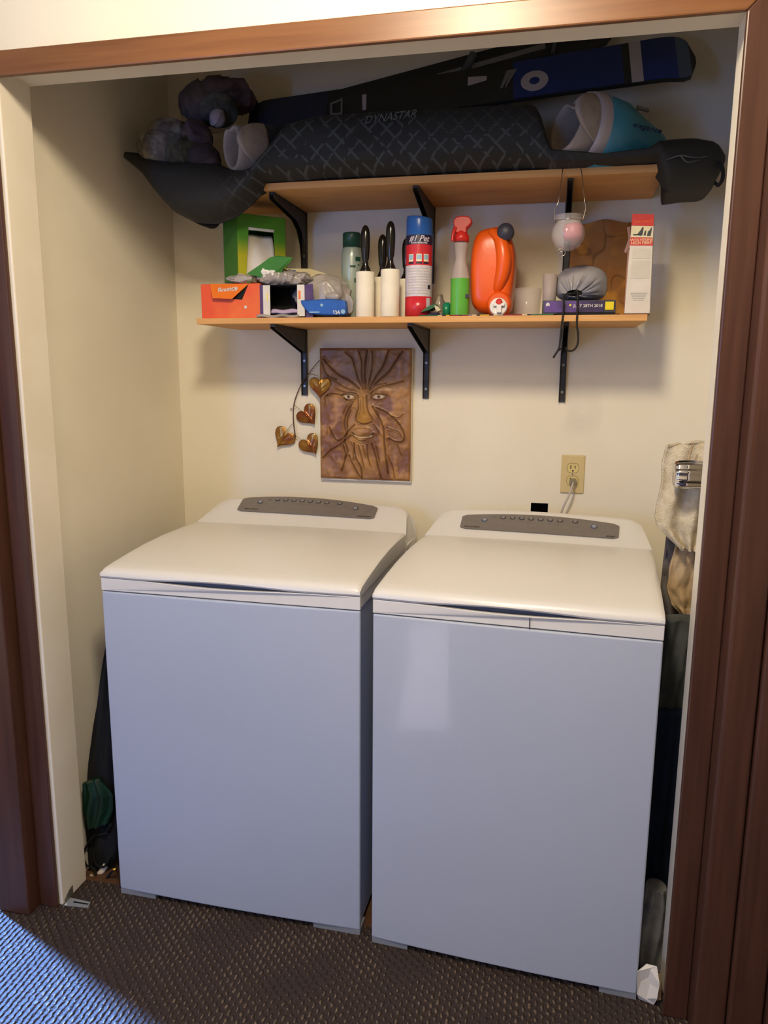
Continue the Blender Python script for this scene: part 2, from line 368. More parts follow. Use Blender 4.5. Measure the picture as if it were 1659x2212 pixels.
bm = NB(); box(bm, XJR, 2.6, YF, YR, 0, 2.6); struct(finish('wall_front_right', bm, M['jamb'], bev=0.003))
bm = NB(); box(bm, XJL, XJR, YF, YR, ZH, 2.6); box(bm, -1.2, -0.262, YF, YR, 2.1, 2.6); struct(finish('wall_front_top', bm, M['wall']))
bm = NB(); box(bm, -0.262, XR+0.1, YR, D+0.01, ZCEIL, ZCEIL+0.03); struct(finish('ceiling', bm, M['wall']))
bm = NB(); box(bm, -1.6, 3.0, -2.9, YR+0.0, -0.02, 0.0)
origin_to(struct(finish('floor', bm, M['carpet'])), (0, 0, 0))
bm = NB(); box(bm, -0.262, XR+0.05, YR, D, -0.02, 0.0); struct(finish('floor_alcove', bm, M['subfloor']))
# hall walls and ceiling around the camera (they only show in reflections and give the bounce)
bm = NB(); box(bm, 2.6, 2.7, -3.0, YF, 0, 2.6); struct(finish('wall_hall_right', bm, M['wall']))
bm = NB()
for a in ((-1.6, -1.35, 0, 2.6), (-0.05, 2.6, 0, 2.6), (-1.35, -0.05, 0, 0.7), (-1.35, -0.05, 2.0, 2.6)): box(bm, a[0], a[1], -3.0, -2.9, a[2], a[3])
struct(finish('wall_hall_back', bm, M['wall']))
bm = NB(); box(bm, -1.6, 2.7, -2.9, YF, 2.6, 2.65); struct(finish('ceiling_hall', bm, M['wall']))
# stained casings
w = 0.051; y0, y1 = YF-0.013, YF
XA, XB = -0.1305, 1.3855
bm = NB(); prism(bm, [(XA, y1, ZC), (XB, y1, ZC), (XB+w, y1, ZC+w), (XA-w, y1, ZC+w)], (0, y0-y1, 0)); struct(finish('trim_1', bm, M['trimh'], bev=0.003))
bm = NB(); prism(bm, [(XA-w, y1, 0), (XA, y1, 0), (XA, y1, ZC), (XA-w, y1, ZC+w)], (0, y0-y1, 0)); struct(finish('trim_2', bm, M['trimv'], bev=0.003))
bm = NB(); prism(bm, [(XB, y1, 0), (XB+w, y1, 0), (XB+w, y1, ZC+w), (XB, y1, ZC)], (0, y0-y1, 0)); struct(finish('trim_3', bm, M['trimv'], bev=0.003))
bm = NB(); box(bm, -0.272, XA-w-0.0005, -0.133, YF, 0, 2.1); struct(finish('trim_4', bm, M['trimv'], bev=0.004))
bm = NB(); box(bm, XB+w+0.0005, XB+w+0.062, -0.150, YF, 0, 2.6); struct(finish('trim_5', bm, M['trimv'], bev=0.007, seg=3))
bm = NB(); box(bm, XB+w+0.0635, XB+w+0.13, -0.160, YF, 0, 2.6); struct(finish('trim_6', bm, M['trimv'], bev=0.007, seg=3))
bm = NB(); box(bm, XB+w+0.132, 2.5, -0.172, YF, 0, 2.6); struct(finish('trim_7', bm, M['trimv'], bev=0.004))

# ================================================================== SHELVES AND BRACKETS
ZL, TL = 1.546, 0.016; ZU, TU = 1.902, 0.018; YS = 0.431
bm = NB(); box(bm, 0.074, 1.309, YS, D-0.001, ZL-TL, ZL); tag(origin_to(finish('wall_shelf', bm, M['shelfw'], bev=0.001), (0.69, D, ZL-TL)), 'light wooden board shelf crowded with cleaning supplies, the lower of the two', 'shelf', 'wall shelves')
bm = NB(); box(bm, 0.09, 1.330, YS, D-0.001, ZU-TU, ZU); tag(origin_to(finish('wall_shelf', bm, M['shelfw'], bev=0.001), (0.7, D, ZU-TU)), 'light wooden board shelf under the black ski bag, the upper of the two', 'shelf', 'wall shelves')
def bracket(x, ztop, drop, reach, label, gz=0.075, curved=False, tilt=0.0):
    t = thing('shelf_bracket', label, 'bracket', (x, D, ztop-drop), 0, 'black shelf brackets'); w2 = 0.0075
    bm = NB(); box(bm, x-w2*1.25, x+w2*1.25, D-0.006, D-0.0005, ztop-drop, ztop-0.001); box(bm, x-w2*1.25, x-w2*1.05, D-0.014, D-0.006, ztop-drop, ztop-0.02); box(bm, x+w2*1.05, x+w2*1.25, D-0.014, D-0.006, ztop-drop, ztop-0.02)
    finish('wall_leg', bm, M['bracket'], t, bev=0.001)
    bm = NB(); box(bm, x-w2, x+w2, D-reach, D-0.006, ztop-0.005, ztop-0.0005)
    finish('shelf_arm', bm, M['bracket'], t)
    if curved: poly = [(D-reach, ztop-0.006), (D-reach, ztop-0.018), (D-0.10, ztop-0.040), (D-0.055, ztop-0.062), (D-0.028, ztop-0.100), (D-0.015, ztop-0.150), (D-0.006, ztop-0.150), (D-0.006, ztop-0.006)]
    else: poly = [(D-reach, ztop-0.006), (D-reach, ztop-0.012), (D-0.014, ztop-gz), (D-0.006, ztop-gz), (D-0.006, ztop-0.006)]
    for s in (-1, 1):
        bm = NB(); prism(bm, [(x+s*w2*0.95-0.0008, a, b) for a, b in poly], (0.0016, 0, 0)); finish('gusset', bm, M['bracket'], t)
    for k in (0.03, 0.11):
        bm = NB(); lathe(bm, [(0.004, 0), (0.004, -0.002)], (x, D-0.006, ztop-drop+k), 12, 'Y'); finish('screw', bm, M['buckle'], t)
zb = ZL-TL
bracket(0.298, zb, 0.208, 0.285, 'black metal shelf bracket below the lower shelf, left of the carved face plaque')
bracket(0.695, zb, 0.213, 0.285, 'black metal shelf bracket below the lower shelf, right of the carved face plaque')
bracket(1.110, zb, 0.218, 0.285, 'black metal shelf bracket below the lower shelf with the black drawstring hanging in front')
zb = ZU-TU
bracket(0.302, zb, 0.24, 0.285, 'curved black metal bracket holding the upper shelf, right of the green box', curved=True)
bracket(0.705, zb, 0.22, 0.285, 'black metal bracket of the upper shelf, behind the blue-capped spray can')
bracket(1.103, zb, 0.22, 0.285, 'black metal bracket of the upper shelf, behind the hanging glass candle holder')

# ================================================================== WASHER AND DRYER
def appliance(name, label, x0, y0, slope, w, gloss, zt, flags):
    rot = math.atan(slope); t = thing(name, label, 'washing machine' if 'washer' in name else 'dryer', (x0, y0, 0), rot)
    def L(bm, nm, m, par=t, **k): return finish(nm, bm, m, par, world=False, **k)
    MW = WM[t.name]; dpt = 0.655
    def onplane(u, v, p, n):     # local-frame intersection of a picture ray with a plane of the machine
        p = MW @ Vector(p); n = MW.to_3x3() @ Vector(n); r = ray(u, v); q = CAM + r*((p-CAM).dot(n)/r.dot(n)); return MW.inverted() @ q
    # cabinet: side and back sheet
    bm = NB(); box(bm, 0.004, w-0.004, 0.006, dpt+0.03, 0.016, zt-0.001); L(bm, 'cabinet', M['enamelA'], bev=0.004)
    # front panel, very slightly bowed
    bm = NB(); n = 14
    def fy(a): return -0.006*(1-(2*a-1)**2)
    pts = [(w*i/n, fy(i/n)) for i in range(n+1)]+[(w, 0.012), (0, 0.012)]
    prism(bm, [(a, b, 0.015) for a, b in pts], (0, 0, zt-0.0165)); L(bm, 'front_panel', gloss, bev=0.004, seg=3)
    # fascia band under the lid with the lower half of the finger slot
    zs = zt+0.034; la, lb = flags['slot']
    def lens(x): s = (x-la)/(lb-la); return math.sin(PI*s)**1.3 if 0 < s < 1 else 0
    xs = sorted(set([i*w/60 for i in range(61)]))
    bm = NB(); poly = [(x, zs-0.0012-0.0055*lens(x)) for x in xs]+[(w, zt+0.001), (0, zt+0.001)]
    prism(bm, [(a, fy(a/w)-0.0005, b) for a, b in poly], (0, 0.012, 0)); L(bm, 'fascia_band', M['enamel'], bev=0.0015)
    bm = NB(); box(bm, 0.0015, w-0.0015, 0.022, dpt+0.03, zt+0.0005, zs-0.0012); L(bm, 'side_band', M['enamel'], bev=0.003)
    bm = NB(); box(bm, la, lb, 0.0125, 0.0145, zs-0.009, zs+0.009); L(bm, 'finger_slot', M['slotblue'])
    if flags.get('seam'):
        sx = onplane(flags['seam'][0], flags['seam'][1], (0, -0.006, 0), (0, 1, 0)).x
        bm = NB(); box(bm, sx-0.0008, sx+0.0008, fy(sx/w)-0.0012, fy(sx/w), zt+0.001, zs-0.008); L(bm, 'fascia_seam', M['ring'])
    # lid
    prof = [(0.011, zs, 1), (0.001, zs, 1), (-0.0035, zs+0.005, 0.9), (-0.003, zs+0.012, 0), (0.004, zs+0.0195, 0), (0.016, zs+0.0245, 0), (0.05, zs+0.029, 0), (0.11, zs+0.0355, 0), (0.2, zs+0.0435, 0), (0.30, zs+0.0480, 0), (0.40, zs+0.0485, 0), (0.47, zs+0.0460, 0), (0.522, zs+0.0420, 0), (0.524, zs+0.040, 0), (0.524, zs, 0)]
    bm = NB(); xs2 = [0, 0.003, 0.010]+[0.010+(w-0.020)*i/44 for i in range(1, 44)]+[w-0.010, w-0.003, w]; rows = []
    for x in xs2:
        e = min(x, w-x); dz = -0.006*max(0, 1-e/0.010)**2; crown = 0.003*(1-(2*x/w-1)**2); row = []
        for (yy, zz, k) in prof:
            up = zz > zs+0.013
            row.append(bm.verts.new((x, yy+(fy(x/w) if yy < 0.03 else 0), zz+(0.0065*lens(x)*k)+((dz+crown) if up else 0))))
        rows.append(row)
    for i in range(len(rows)-1):
        for j in range(len(prof)): 
            k = (j+1) % len(prof); f = bm.faces.new((rows[i][j], rows[i+1][j], rows[i+1][k], rows[i][k])); f.smooth = True
    bm.faces.new(rows[0]); bm.faces.new(rows[-1][::-1]); lid = L(bm, 'lid', M['enamel'])
    ed = lid.modifiers.new('split', 'EDGE_SPLIT'); ed.split_angle = math.radians(38)
    # console: sloping face, tapering towards its crest
    zf = zs+0.0425; cpf = [(0.526, zt+0.002, 0), (0.526, zf, 0), (0.560, zf+0.013, 0.006), (0.600, zf+0.031, 0.014), (0.640, zf+0.050, 0.024), (0.652, zf+0.0545, 0.030), (0.664, zf+0.053, 0.030), (0.677, zf+0.040, 0.022), (0.690, zf+0.005, 0.006), (0.698, zf-0.05, 0), (0.698, zt+0.002, 0)]
    bm = NB(); rows = []; nx = 40
    for i in range(nx+1):
        s = i/nx; row = []
        for (yy, zz, ins) in cpf:
            k = 1-(2*s-1)**2; cr = max(0, (zz-zf)/0.055); ed2 = -0.010*max(0, cr)*max(0, 1-min(s, 1-s)/0.06)**2
            row.append(bm.verts.new((ins+(w-2*ins)*s, yy+0.008*k*cr, zz+0.007*k*cr+ed2)))
        rows.append(row)
    for i in range(nx):
        for j in range(len(cpf)):
            k = (j+1) % len(cpf); f = bm.faces.new((rows[i][j], rows[i+1][j], rows[i+1][k], rows[i][k])); f.smooth = True
    bm.faces.new(rows[0]); bm.faces.new(rows[-1][::-1]); con = L(bm, 'console', M['enamel'])
    ed = con.modifiers.new('split', 'EDGE_SPLIT'); ed.split_angle = math.radians(35)
    # control panel lying on the sloping face
    def face(x, yy):
        s = min(max(x/w, 0), 1); k = 1-(2*s-1)**2; tt = (yy-0.526)/(0.640-0.526); return zf+0.050*tt+0.007*k*tt*0.91
    pn = Vector((0, -0.400, 0.916)); p0 = (0, 0.58, zf+0.0237+0.003)
    def P2(u, v): q = onplane(u, v, p0, pn); return (q.x, q.y)
    TLp, TRp, BRp, BLp = [P2(*q) for q in flags['panel']]; midt = P2(*flags['ptop'])
    bm = NB(); nu = 30; rows = []
    for i in range(nu+1):
        s = i/nu; bx, by = BLp[0]+(BRp[0]-BLp[0])*s, BLp[1]+(BRp[1]-BLp[1])*s
        tx, ty = TLp[0]+(TRp[0]-TLp[0])*s, TLp[1]+(TRp[1]-TLp[1])*s+(midt[1]-(TLp[1]+TRp[1])/2)*(1-(2*s-1)**2)
        rr = 0.006*max(0, 1-min(s, 1-s)*nu/1.0)
        row = []
        for k in range(5):
            q = k/4; x = bx+(tx-bx)*q; yy = by+rr+(ty-by-2*rr)*q; row.append((x, yy))
        rows.append(row)
    def lay(off): return [[bm.verts.new((x, yy-0.35*off, face(x, yy)+off)) for x, yy in r_] for r_ in rows]
    A_, B_ = lay(0.0022), lay(-0.001)
    for i in range(nu):
        for k in range(4): bm.faces.new((A_[i][k], A_[i+1][k], A_[i+1][k+1], A_[i][k+1]))
        bm.faces.new((A_[i][0], B_[i][0], B_[i+1][0], A_[i+1][0])); bm.faces.new((A_[i][4], A_[i+1][4], B_[i+1][4], B_[i][4]))
    for i in (0, nu):
        for k in range(4): bm.faces.new((A_[i][k], A_[i][k+1], B_[i][k+1], B_[i][k]))
    cp = L(bm, 'control_panel', M['panelgrey']); WM[cp.name] = MW
    def disc(u, v, r, m1, ring):
        x, yy = P2(u, v); z = face(x, yy)+0.0022; rotm = Matrix.Rotation(math.atan2(0.400, 0.916), 4, 'X'); nm = 'button'
        bm = NB(); lathe(bm, [(r*0.80, 0.0), (r*0.78, 0.0022), (r*0.55, 0.0028)], (0, 0, 0), 20)
        bm.transform(Matrix.Translation((x, yy-0.0008, z)) @ rotm); o = finish(nm, bm, m1, cp, world=False)
        if ring:
            bm = NB(); lathe(bm, [(r*0.82, 0.0), (r*0.84, 0.0016), (r*1.05, 0.0012), (r*1.08, 0.0)], (0, 0, 0), 20, cap=False)
            bm.transform(Matrix.Translation((x, yy-0.0008, z)) @ rotm); WM[o.name] = MW; finish('ring', bm, ring, o, world=False)
    for (u, v, r, k) in flags['buttons']:
        disc(u, v, r, (M['button'], M['button'], M['buttonl'])[k], (None, M['ring'], M['ringblue'] if flags['blue'] else M['ring'])[k])
    sl = Vector((0, 0.916, 0.400))
    for body, u, v, size in flags['texts']:
        x, yy = P2(u, v); q = MW @ Vector((x, yy-0.0012, face(x, yy)+0.0030)); R3 = MW.to_3x3()
        text('lettering', body, size, M['print'], cp, q, R3 @ Vector((1, 0, 0.0)), R3 @ sl, shear=0.25, extrude=0.0002)
    # rows of tiny print under the buttons
    bm = NB()
    for (u, v, ww) in flags['marks']:
        x, yy = P2(u, v); z = face(x, yy)+0.0023
        prism(bm, [(x-ww/2, yy, z), (x+ww/2, yy, z), (x+ww/2, yy+0.0022, z+0.001), (x-ww/2, yy+0.0022, z+0.001)], (0, -0.0002, 0.0004))
    finish('printed_marks', bm, M['button'], cp, world=False)
    # corner feet and dark toe gap
    for a, b in ((0.0, flags['foot'][0]), (flags['foot'][1], w)):
        bm = NB(); box(bm, a+0.001, b, 0.001, 0.05, 0.0, 0.0155); L(bm, 'foot', M['footg'], bev=0.001)
    for a, b in ((0.0, 0.07), (w-0.07, w)):
        bm = NB(); box(bm, a+0.002, b-0.002, dpt-0.03, dpt+0.02, 0.0, 0.0155); L(bm, 'foot', M['footg'], bev=0.001)
    bm = NB(); box(bm, flags['foot'][0], flags['foot'][1], 0.020, 0.024, 0.002, 0.0158); L(bm, 'toe_gap', M['black'])
    if flags.get('clip'):
        x = w+0.0004; bm = NB(); box(bm, w-0.001, w+0.0012, 0.532, 0.536, zs-0.005, zs+0.018); L(bm, 'side_clip', M['white'])
    return t
bA = [(562.7, 1086.9, .0082, 2), (583.5, 1081.5, .004, 0)]+[(500+a/5.027, 1060+b/5.027, .0078, 1) for a, b in zip((505, 593, 682, 770, 858, 948, 1040), (115, 119, 124, 130, 136, 142, 149))]+[(734.7, 1091.2, .0075, 1), (768.1, 1100.8, .0082, 2)]
bB = [(1046.9, 1124.6, .0085, 2), (1068, 1118.5, .004, 0)]+[(980+a/4.484, 1090+b/4.484, .0078, 1) for a, b in zip((480, 570, 660, 750, 842, 935, 1030), (137, 141, 147, 152, 158, 163, 170))]+[(1242.3, 1129.7, .008, 1), (1283.3, 1139.5, .0086, 2)]
mk = lambda u0, v0, n, du, dv: [(u0+i*du, v0+i*dv, 0.016+0.006*((i*7) % 3)) for i in range(n)]
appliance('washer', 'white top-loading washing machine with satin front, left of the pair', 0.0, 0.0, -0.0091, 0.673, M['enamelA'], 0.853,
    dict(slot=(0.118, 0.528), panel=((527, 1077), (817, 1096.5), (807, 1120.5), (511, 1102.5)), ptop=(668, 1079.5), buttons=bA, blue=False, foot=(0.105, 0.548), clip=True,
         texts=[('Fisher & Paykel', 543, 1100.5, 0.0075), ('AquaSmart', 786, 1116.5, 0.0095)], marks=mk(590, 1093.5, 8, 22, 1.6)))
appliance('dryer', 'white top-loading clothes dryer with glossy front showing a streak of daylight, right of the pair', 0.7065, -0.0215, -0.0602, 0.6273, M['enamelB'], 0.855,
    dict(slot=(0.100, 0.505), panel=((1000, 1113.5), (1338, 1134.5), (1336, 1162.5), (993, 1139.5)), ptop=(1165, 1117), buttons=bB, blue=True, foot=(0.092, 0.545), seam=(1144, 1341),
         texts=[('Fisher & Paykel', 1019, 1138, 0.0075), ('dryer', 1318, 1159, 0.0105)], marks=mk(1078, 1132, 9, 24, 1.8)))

# ================================================================== ON THE UPPER SHELF
# long black ski bag, drooping past both ends of the shelf
def interp(tab, x):
    for a, b in zip(tab, tab[1:]):
        if x <= b[0]:
            t = (x-a[0])/(b[0]-a[0]); t = max(0, min(1, t)); return tuple(p+(q-p)*t for p, q in zip(a[1:], b[1:]))
    return tab[-1][1:]
# picture columns: x, top, bottom, front y
TAB = [(268, 340, 352, .425), (290, 338, 372, .40), (320, 345, 420, .38), (350, 348, 455, .365), (395, 345, 478, .355), (440, 350, 479, .352), (480, 366, 466, .352), (510, 370, 445, .352), (545, 362, 412, .352), (575, 318, 405, .352), (610, 268, 403, .355), (680, 250, 400, .36), (800, 242, 394, .365), (950, 236, 389, .365), (1080, 226, 384, .37), (1150, 226, 381, .37), (1168, 258, 380, .37), (1185, 330, 378, .37), (1300, 344, 374, .37), (1400, 330, 370, .37), (1432, 305, 392, .372), (1450, 300, 412, .372), (1500, 298, 404, .38), (1545, 306, 402, .395), (1560, 318, 396, .41), (1566, 345, 362, .43)]
def bag_mesh():
    bm = NB(); ly = bm.verts.layers.float_vector.new('bag_uv'); cols = []
    us = [268+(1566-268)*(i/110) for i in range(111)]
    for u in us:
        tp, bt, fy = interp([r_ for r_ in TAB], u); yc_front = fy; a = W(u, tp, fy+0.07); b = W(u, bt, fy+0.03)
        over = 430 < u < 1436
        zb = max(b.z, ZU+0.0012) if over and bt < 405+(1000-u)*0.03+22 and 545 < u else b.z
        if over and u >= 470: zb = max(zb, ZU+0.0012) if u > 545 else b.z
        x = W(u, (tp+bt)/2, fy).x; h = (a.z-zb)/2; zc = (a.z+zb)/2; dd = 0.135*min(1, h/0.04+0.1); yc = fy+dd; col = []
        for k in range(28):
            th = 2*PI*k/28; c_, s_ = math.cos(th), math.sin(th); e = 0.62
            yy = yc+dd*math.copysign(abs(c_)**e, c_); zz = zc+h*math.copysign(abs(s_)**0.72, s_)
            wob = 0.007*noise.noise(Vector((x*7, zz*11, k*0.3)))
            if 545 >= u > 420 or u > 1430: pass
            # where it passes below the board it hangs in front of and beside it
            p = Vector((x+0.0, yy+wob*(1 if c_ < 0 else 0), zz+wob*0.5))
            if u < 560 and p.z < ZU+0.002 and p.x > 0.082: p.y = min(p.y, YS-0.004)
            if u > 1425 and p.z < ZU+0.002 and p.x < 1.338 and p.y > YS-0.004: p.y = YS-0.004
            v = bm.verts.new(p); front = 1.0 if c_ < 0.35 else 0.0
            m_ = max(0.0, min(1.0, (u-455)/80))*max(0.0, min(1.0, (1330-u)/150))
            low = max(0.0, min(1.0, (zc+h*0.55-p.z)/0.05)) if u > 900 else 1.0
            v[ly] = Vector((x, zz, front*m_*(0.35+0.65*low))); col.append(v)
        cols.append(col)
    for i in range(len(cols)-1):
        for k in range(28):
            f = bm.faces.new((cols[i][k], cols[i+1][k], cols[i+1][(k+1) % 28], cols[i][(k+1) % 28])); f.smooth = True
    bm.faces.new(cols[0]); bm.faces.new(cols[-1][::-1]); return bm
t = thing('ski_bag', 'long black ski bag with pale diamond pattern, drooping over both ends of the upper shelf', 'bag', (0.68, 0.5, ZU))
finish('bag_body', bag_mesh(), M['bag'], t)
bm = NB(); tube(bm, [W(1549, 352, .40), W(1560, 362, .392), W(1561, 385, .39), W(1552, 400, .40), W(1545, 395, .41)], 0.0045, 6); finish('carry_strap', bm, M['dark_cloth'], t)
bm = NB(); tube(bm, [W(1440, 345, .368), W(1470, 336, .366), W(1500, 340, .372), W(1530, 338, .385)], 0.0018, 6); tube(bm, [W(1470, 336, .366), W(1485, 350, .364), W(1512, 345, .374)], 0.0015, 6); finish('zip_piping', bm, M['slate'], t)
text('lettering', 'DYNASTAR', 0.026, M['boarddark2'], t, W(842, 253, .362), (1, 0, 0.06), (0, -0.0, 1), shear=0.4, extrude=0.001)

# blue snowboard leaning on the pile, nose up at the right
t = thing('snowboard', 'dark and blue snowboard with white band near its nose, slanted above the ski bag', 'snowboard', (0.75, 0.6, 2.12))
A0, A1 = W(536, 262, .60), W(1506, 113, .60)
ax = (A1-A0); LB = ax.length; ax.normalize(); up_ = Vector((0, 0.55, 0.835)); up_ = (up_-ax*up_.dot(ax)).normalized(); nn = ax.cross(up_).normalized()
if nn.y > 0: nn = -nn
def bhalf(s):      # half width along the board, s in metres from the tail
    e = min(s, LB-s); hw = 0.080-0.008*math.sin(PI*s/LB)
    if e < 0.05: hw *= math.sqrt(max(0, 1-((0.05-e)/0.05)**2.4))
    return hw
def brd(s, q, off=0.0):
    e1 = LB-s; lift = 0.02*max(0, (0.10-e1)/0.10)**2; return A0+ax*s+up_*(q*bhalf(s))+nn*(off-lift+0.0)
def strip(s0, s1, off, q0=-1, q1=1, n=24, th=0.003, slant=0):
    bm = NB(); R = []
    for i in range(n+1):
        s = s0+(s1-s0)*i/n
        R.append([[bm.verts.new(brd(max(0.0005, min(LB-0.0005, s+slant*q)), q, off+o_)) for q in (q0, (q0+q1)/2, q1)] for o_ in (0, -th)])
    for i in range(n):
        for k in (0, 1):
            bm.faces.new((R[i][0][k], R[i+1][0][k], R[i+1][0][k+1], R[i][0][k+1])); bm.faces.new((R[i][1][k], R[i][1][k+1], R[i+1][1][k+1], R[i+1][1][k]))
        for k in (0, 2): bm.faces.new((R[i][0][k], R[i][1][k], R[i+1][1][k], R[i+1][0][k]))
    for i in (0, n): bm.faces.new((R[i][0][0], R[i][0][1], R[i][0][2], R[i][1][2], R[i][1][1], R[i][1][0]))
    return bm
def sU(u): return (u-536)/(1506-536)*LB*1.0
finish('deck', strip(0.0005, LB-0.0005, 0, n=70, th=0.010), M['boarddark'], t)
finish('tail_graphic', strip(0.002, sU(725), 0.0012, -0.97, 0.97), M['boardnavy'], t)
finish('blue_base', strip(sU(1140), sU(1362), 0.0012, -0.97, 0.97), M['boardblue'], t)
finish('white_band', strip(sU(1377), sU(1400), 0.0016, -0.98, 0.98, n=4), M['palegrey'], t)
finish('nose_blue', strip(sU(1400), sU(1468), 0.0012, -0.97, 0.97), M['boardblue'], t)
finish('nose_tip', strip(sU(1468), sU(1494), 0.0012, -0.96, 0.96), M['boardtip'], t)
bm = NB()     # pale ring emblem
for k in range(40):
    a0, a1 = 2*PI*k/40, 2*PI*(k+1)/40; c_ = (sU(1184), -0.22)
    q = [brd(c_[0]+0.036*r_*math.cos(a), c_[1]+0.52*r_*math.sin(a), 0.003) for a, r_ in ((a0, 1), (a1, 1), (a1, .38), (a0, .38))]
    prism(bm, q, nn*-0.0012)
finish('ring_emblem', bm, M['palegrey'], t)
bm = NB(); prism(bm, [brd(sU(u), q, .003) for u, q in ((1043, .05), (1083, .20), (1084, .42), (1043, .52))][::-1], nn*-0.0012); finish('pale_sticker', bm, M['palegrey'], t)
bm = NB()
for u in (1112, 1122): prism(bm, [brd(sU(u), -.35, .003), brd(sU(u+6 if u < 1115 else u+3), -.35, .003), brd(sU(u+26), .55, .003), brd(sU(u+14), .55, .003)], nn*-0.0012)
finish('slash_marks', bm, M['grey1'], t)
bm = NB(); prism(bm, [brd(sU(806), .45, .003), brd(sU(816), .45, .003), brd(sU(819), -.4, .003), brd(sU(811), -.4, .003)], nn*-0.0012); finish('slash_marks', bm, M['palegrey'], t)
bm = NB()
for q in (((733, .25), (736, -.40), (741, -.40), (738, .25)), ((757, .45), (761, -.45), (765, -.45), (761, .45)), ((733, .25), (761, .45), (761, .33), (733, .14)), ((736, -.30), (763, -.36), (763, -.46), (736, -.40))): prism(bm, [brd(sU(u), v_, .003) for u, v_ in q], nn*-0.0012)
finish('square_outline', bm, M['grey1'], t)
# binding strap on the tail
bm = NB(); tube(bm, [brd(sU(548), 1.1, .006), brd(sU(550), 0.2, .016), brd(sU(552), -1.0, .008)], 0.009, 8); finish('tail_strap', bm, M['dark_cloth'], t)
# slim dark ski behind and above it
t = thing('ski', 'slim dark ski behind the blue snowboard, reaching up to the opening', 'ski', (0.95, 0.66, 2.2))
S0, S1 = W(690, 232, .67), W(1330, 62, .67); a2 = (S1-S0); LS = a2.length; a2.normalize(); u2 = Vector((0, .35, .94)); u2 = (u2-a2*u2.dot(a2)).normalized(); n2 = a2.cross(u2); n2 = -n2 if n2.y > 0 else n2
bm = NB()
for i in range(30):
    pass
def skp(s, q, o_): return S0+a2*s+u2*(q*0.042*math.sqrt(max(0.02, 1-max(0, (0.06-min(s, LS-s))/0.06)**2)))+n2*o_
R = []
for i in range(31):
    s = LS*i/30; R.append([bm.verts.new(skp(s, q, o_)) for q, o_ in ((-1, 0), (1, 0), (1, -.008), (-1, -.008))])
for i in range(30):
    for k in range(4): bm.faces.new((R[i][k], R[i+1][k], R[i+1][(k+1) % 4], R[i][(k+1) % 4]))
bm.faces.new(R[0]); bm.faces.new(R[-1][::-1]); finish('ski_body', bm, M['boarddark'], t)
bm = NB(); prism(bm, [skp(LS*.42, .15, .0015), skp(LS*.78, .3, .0015), skp(LS*.78, -.1, .0015), skp(LS*.42, -.2, .0015)], n2*-0.001); finish('pale_stripe', bm, M['grey1'], t)
bm = NB(); tube(bm, [skp(LS*.80, -.7, .004), skp(LS*.82, .6, .008)], 0.006, 6); finish('binding_toe', bm, M['slate'], t); bm = NB(); tube(bm, [skp(LS*.5, -.7, .004), skp(LS*.55, .8, .006)], 0.012, 6); finish('binding_heel', bm, M['slate'], t)

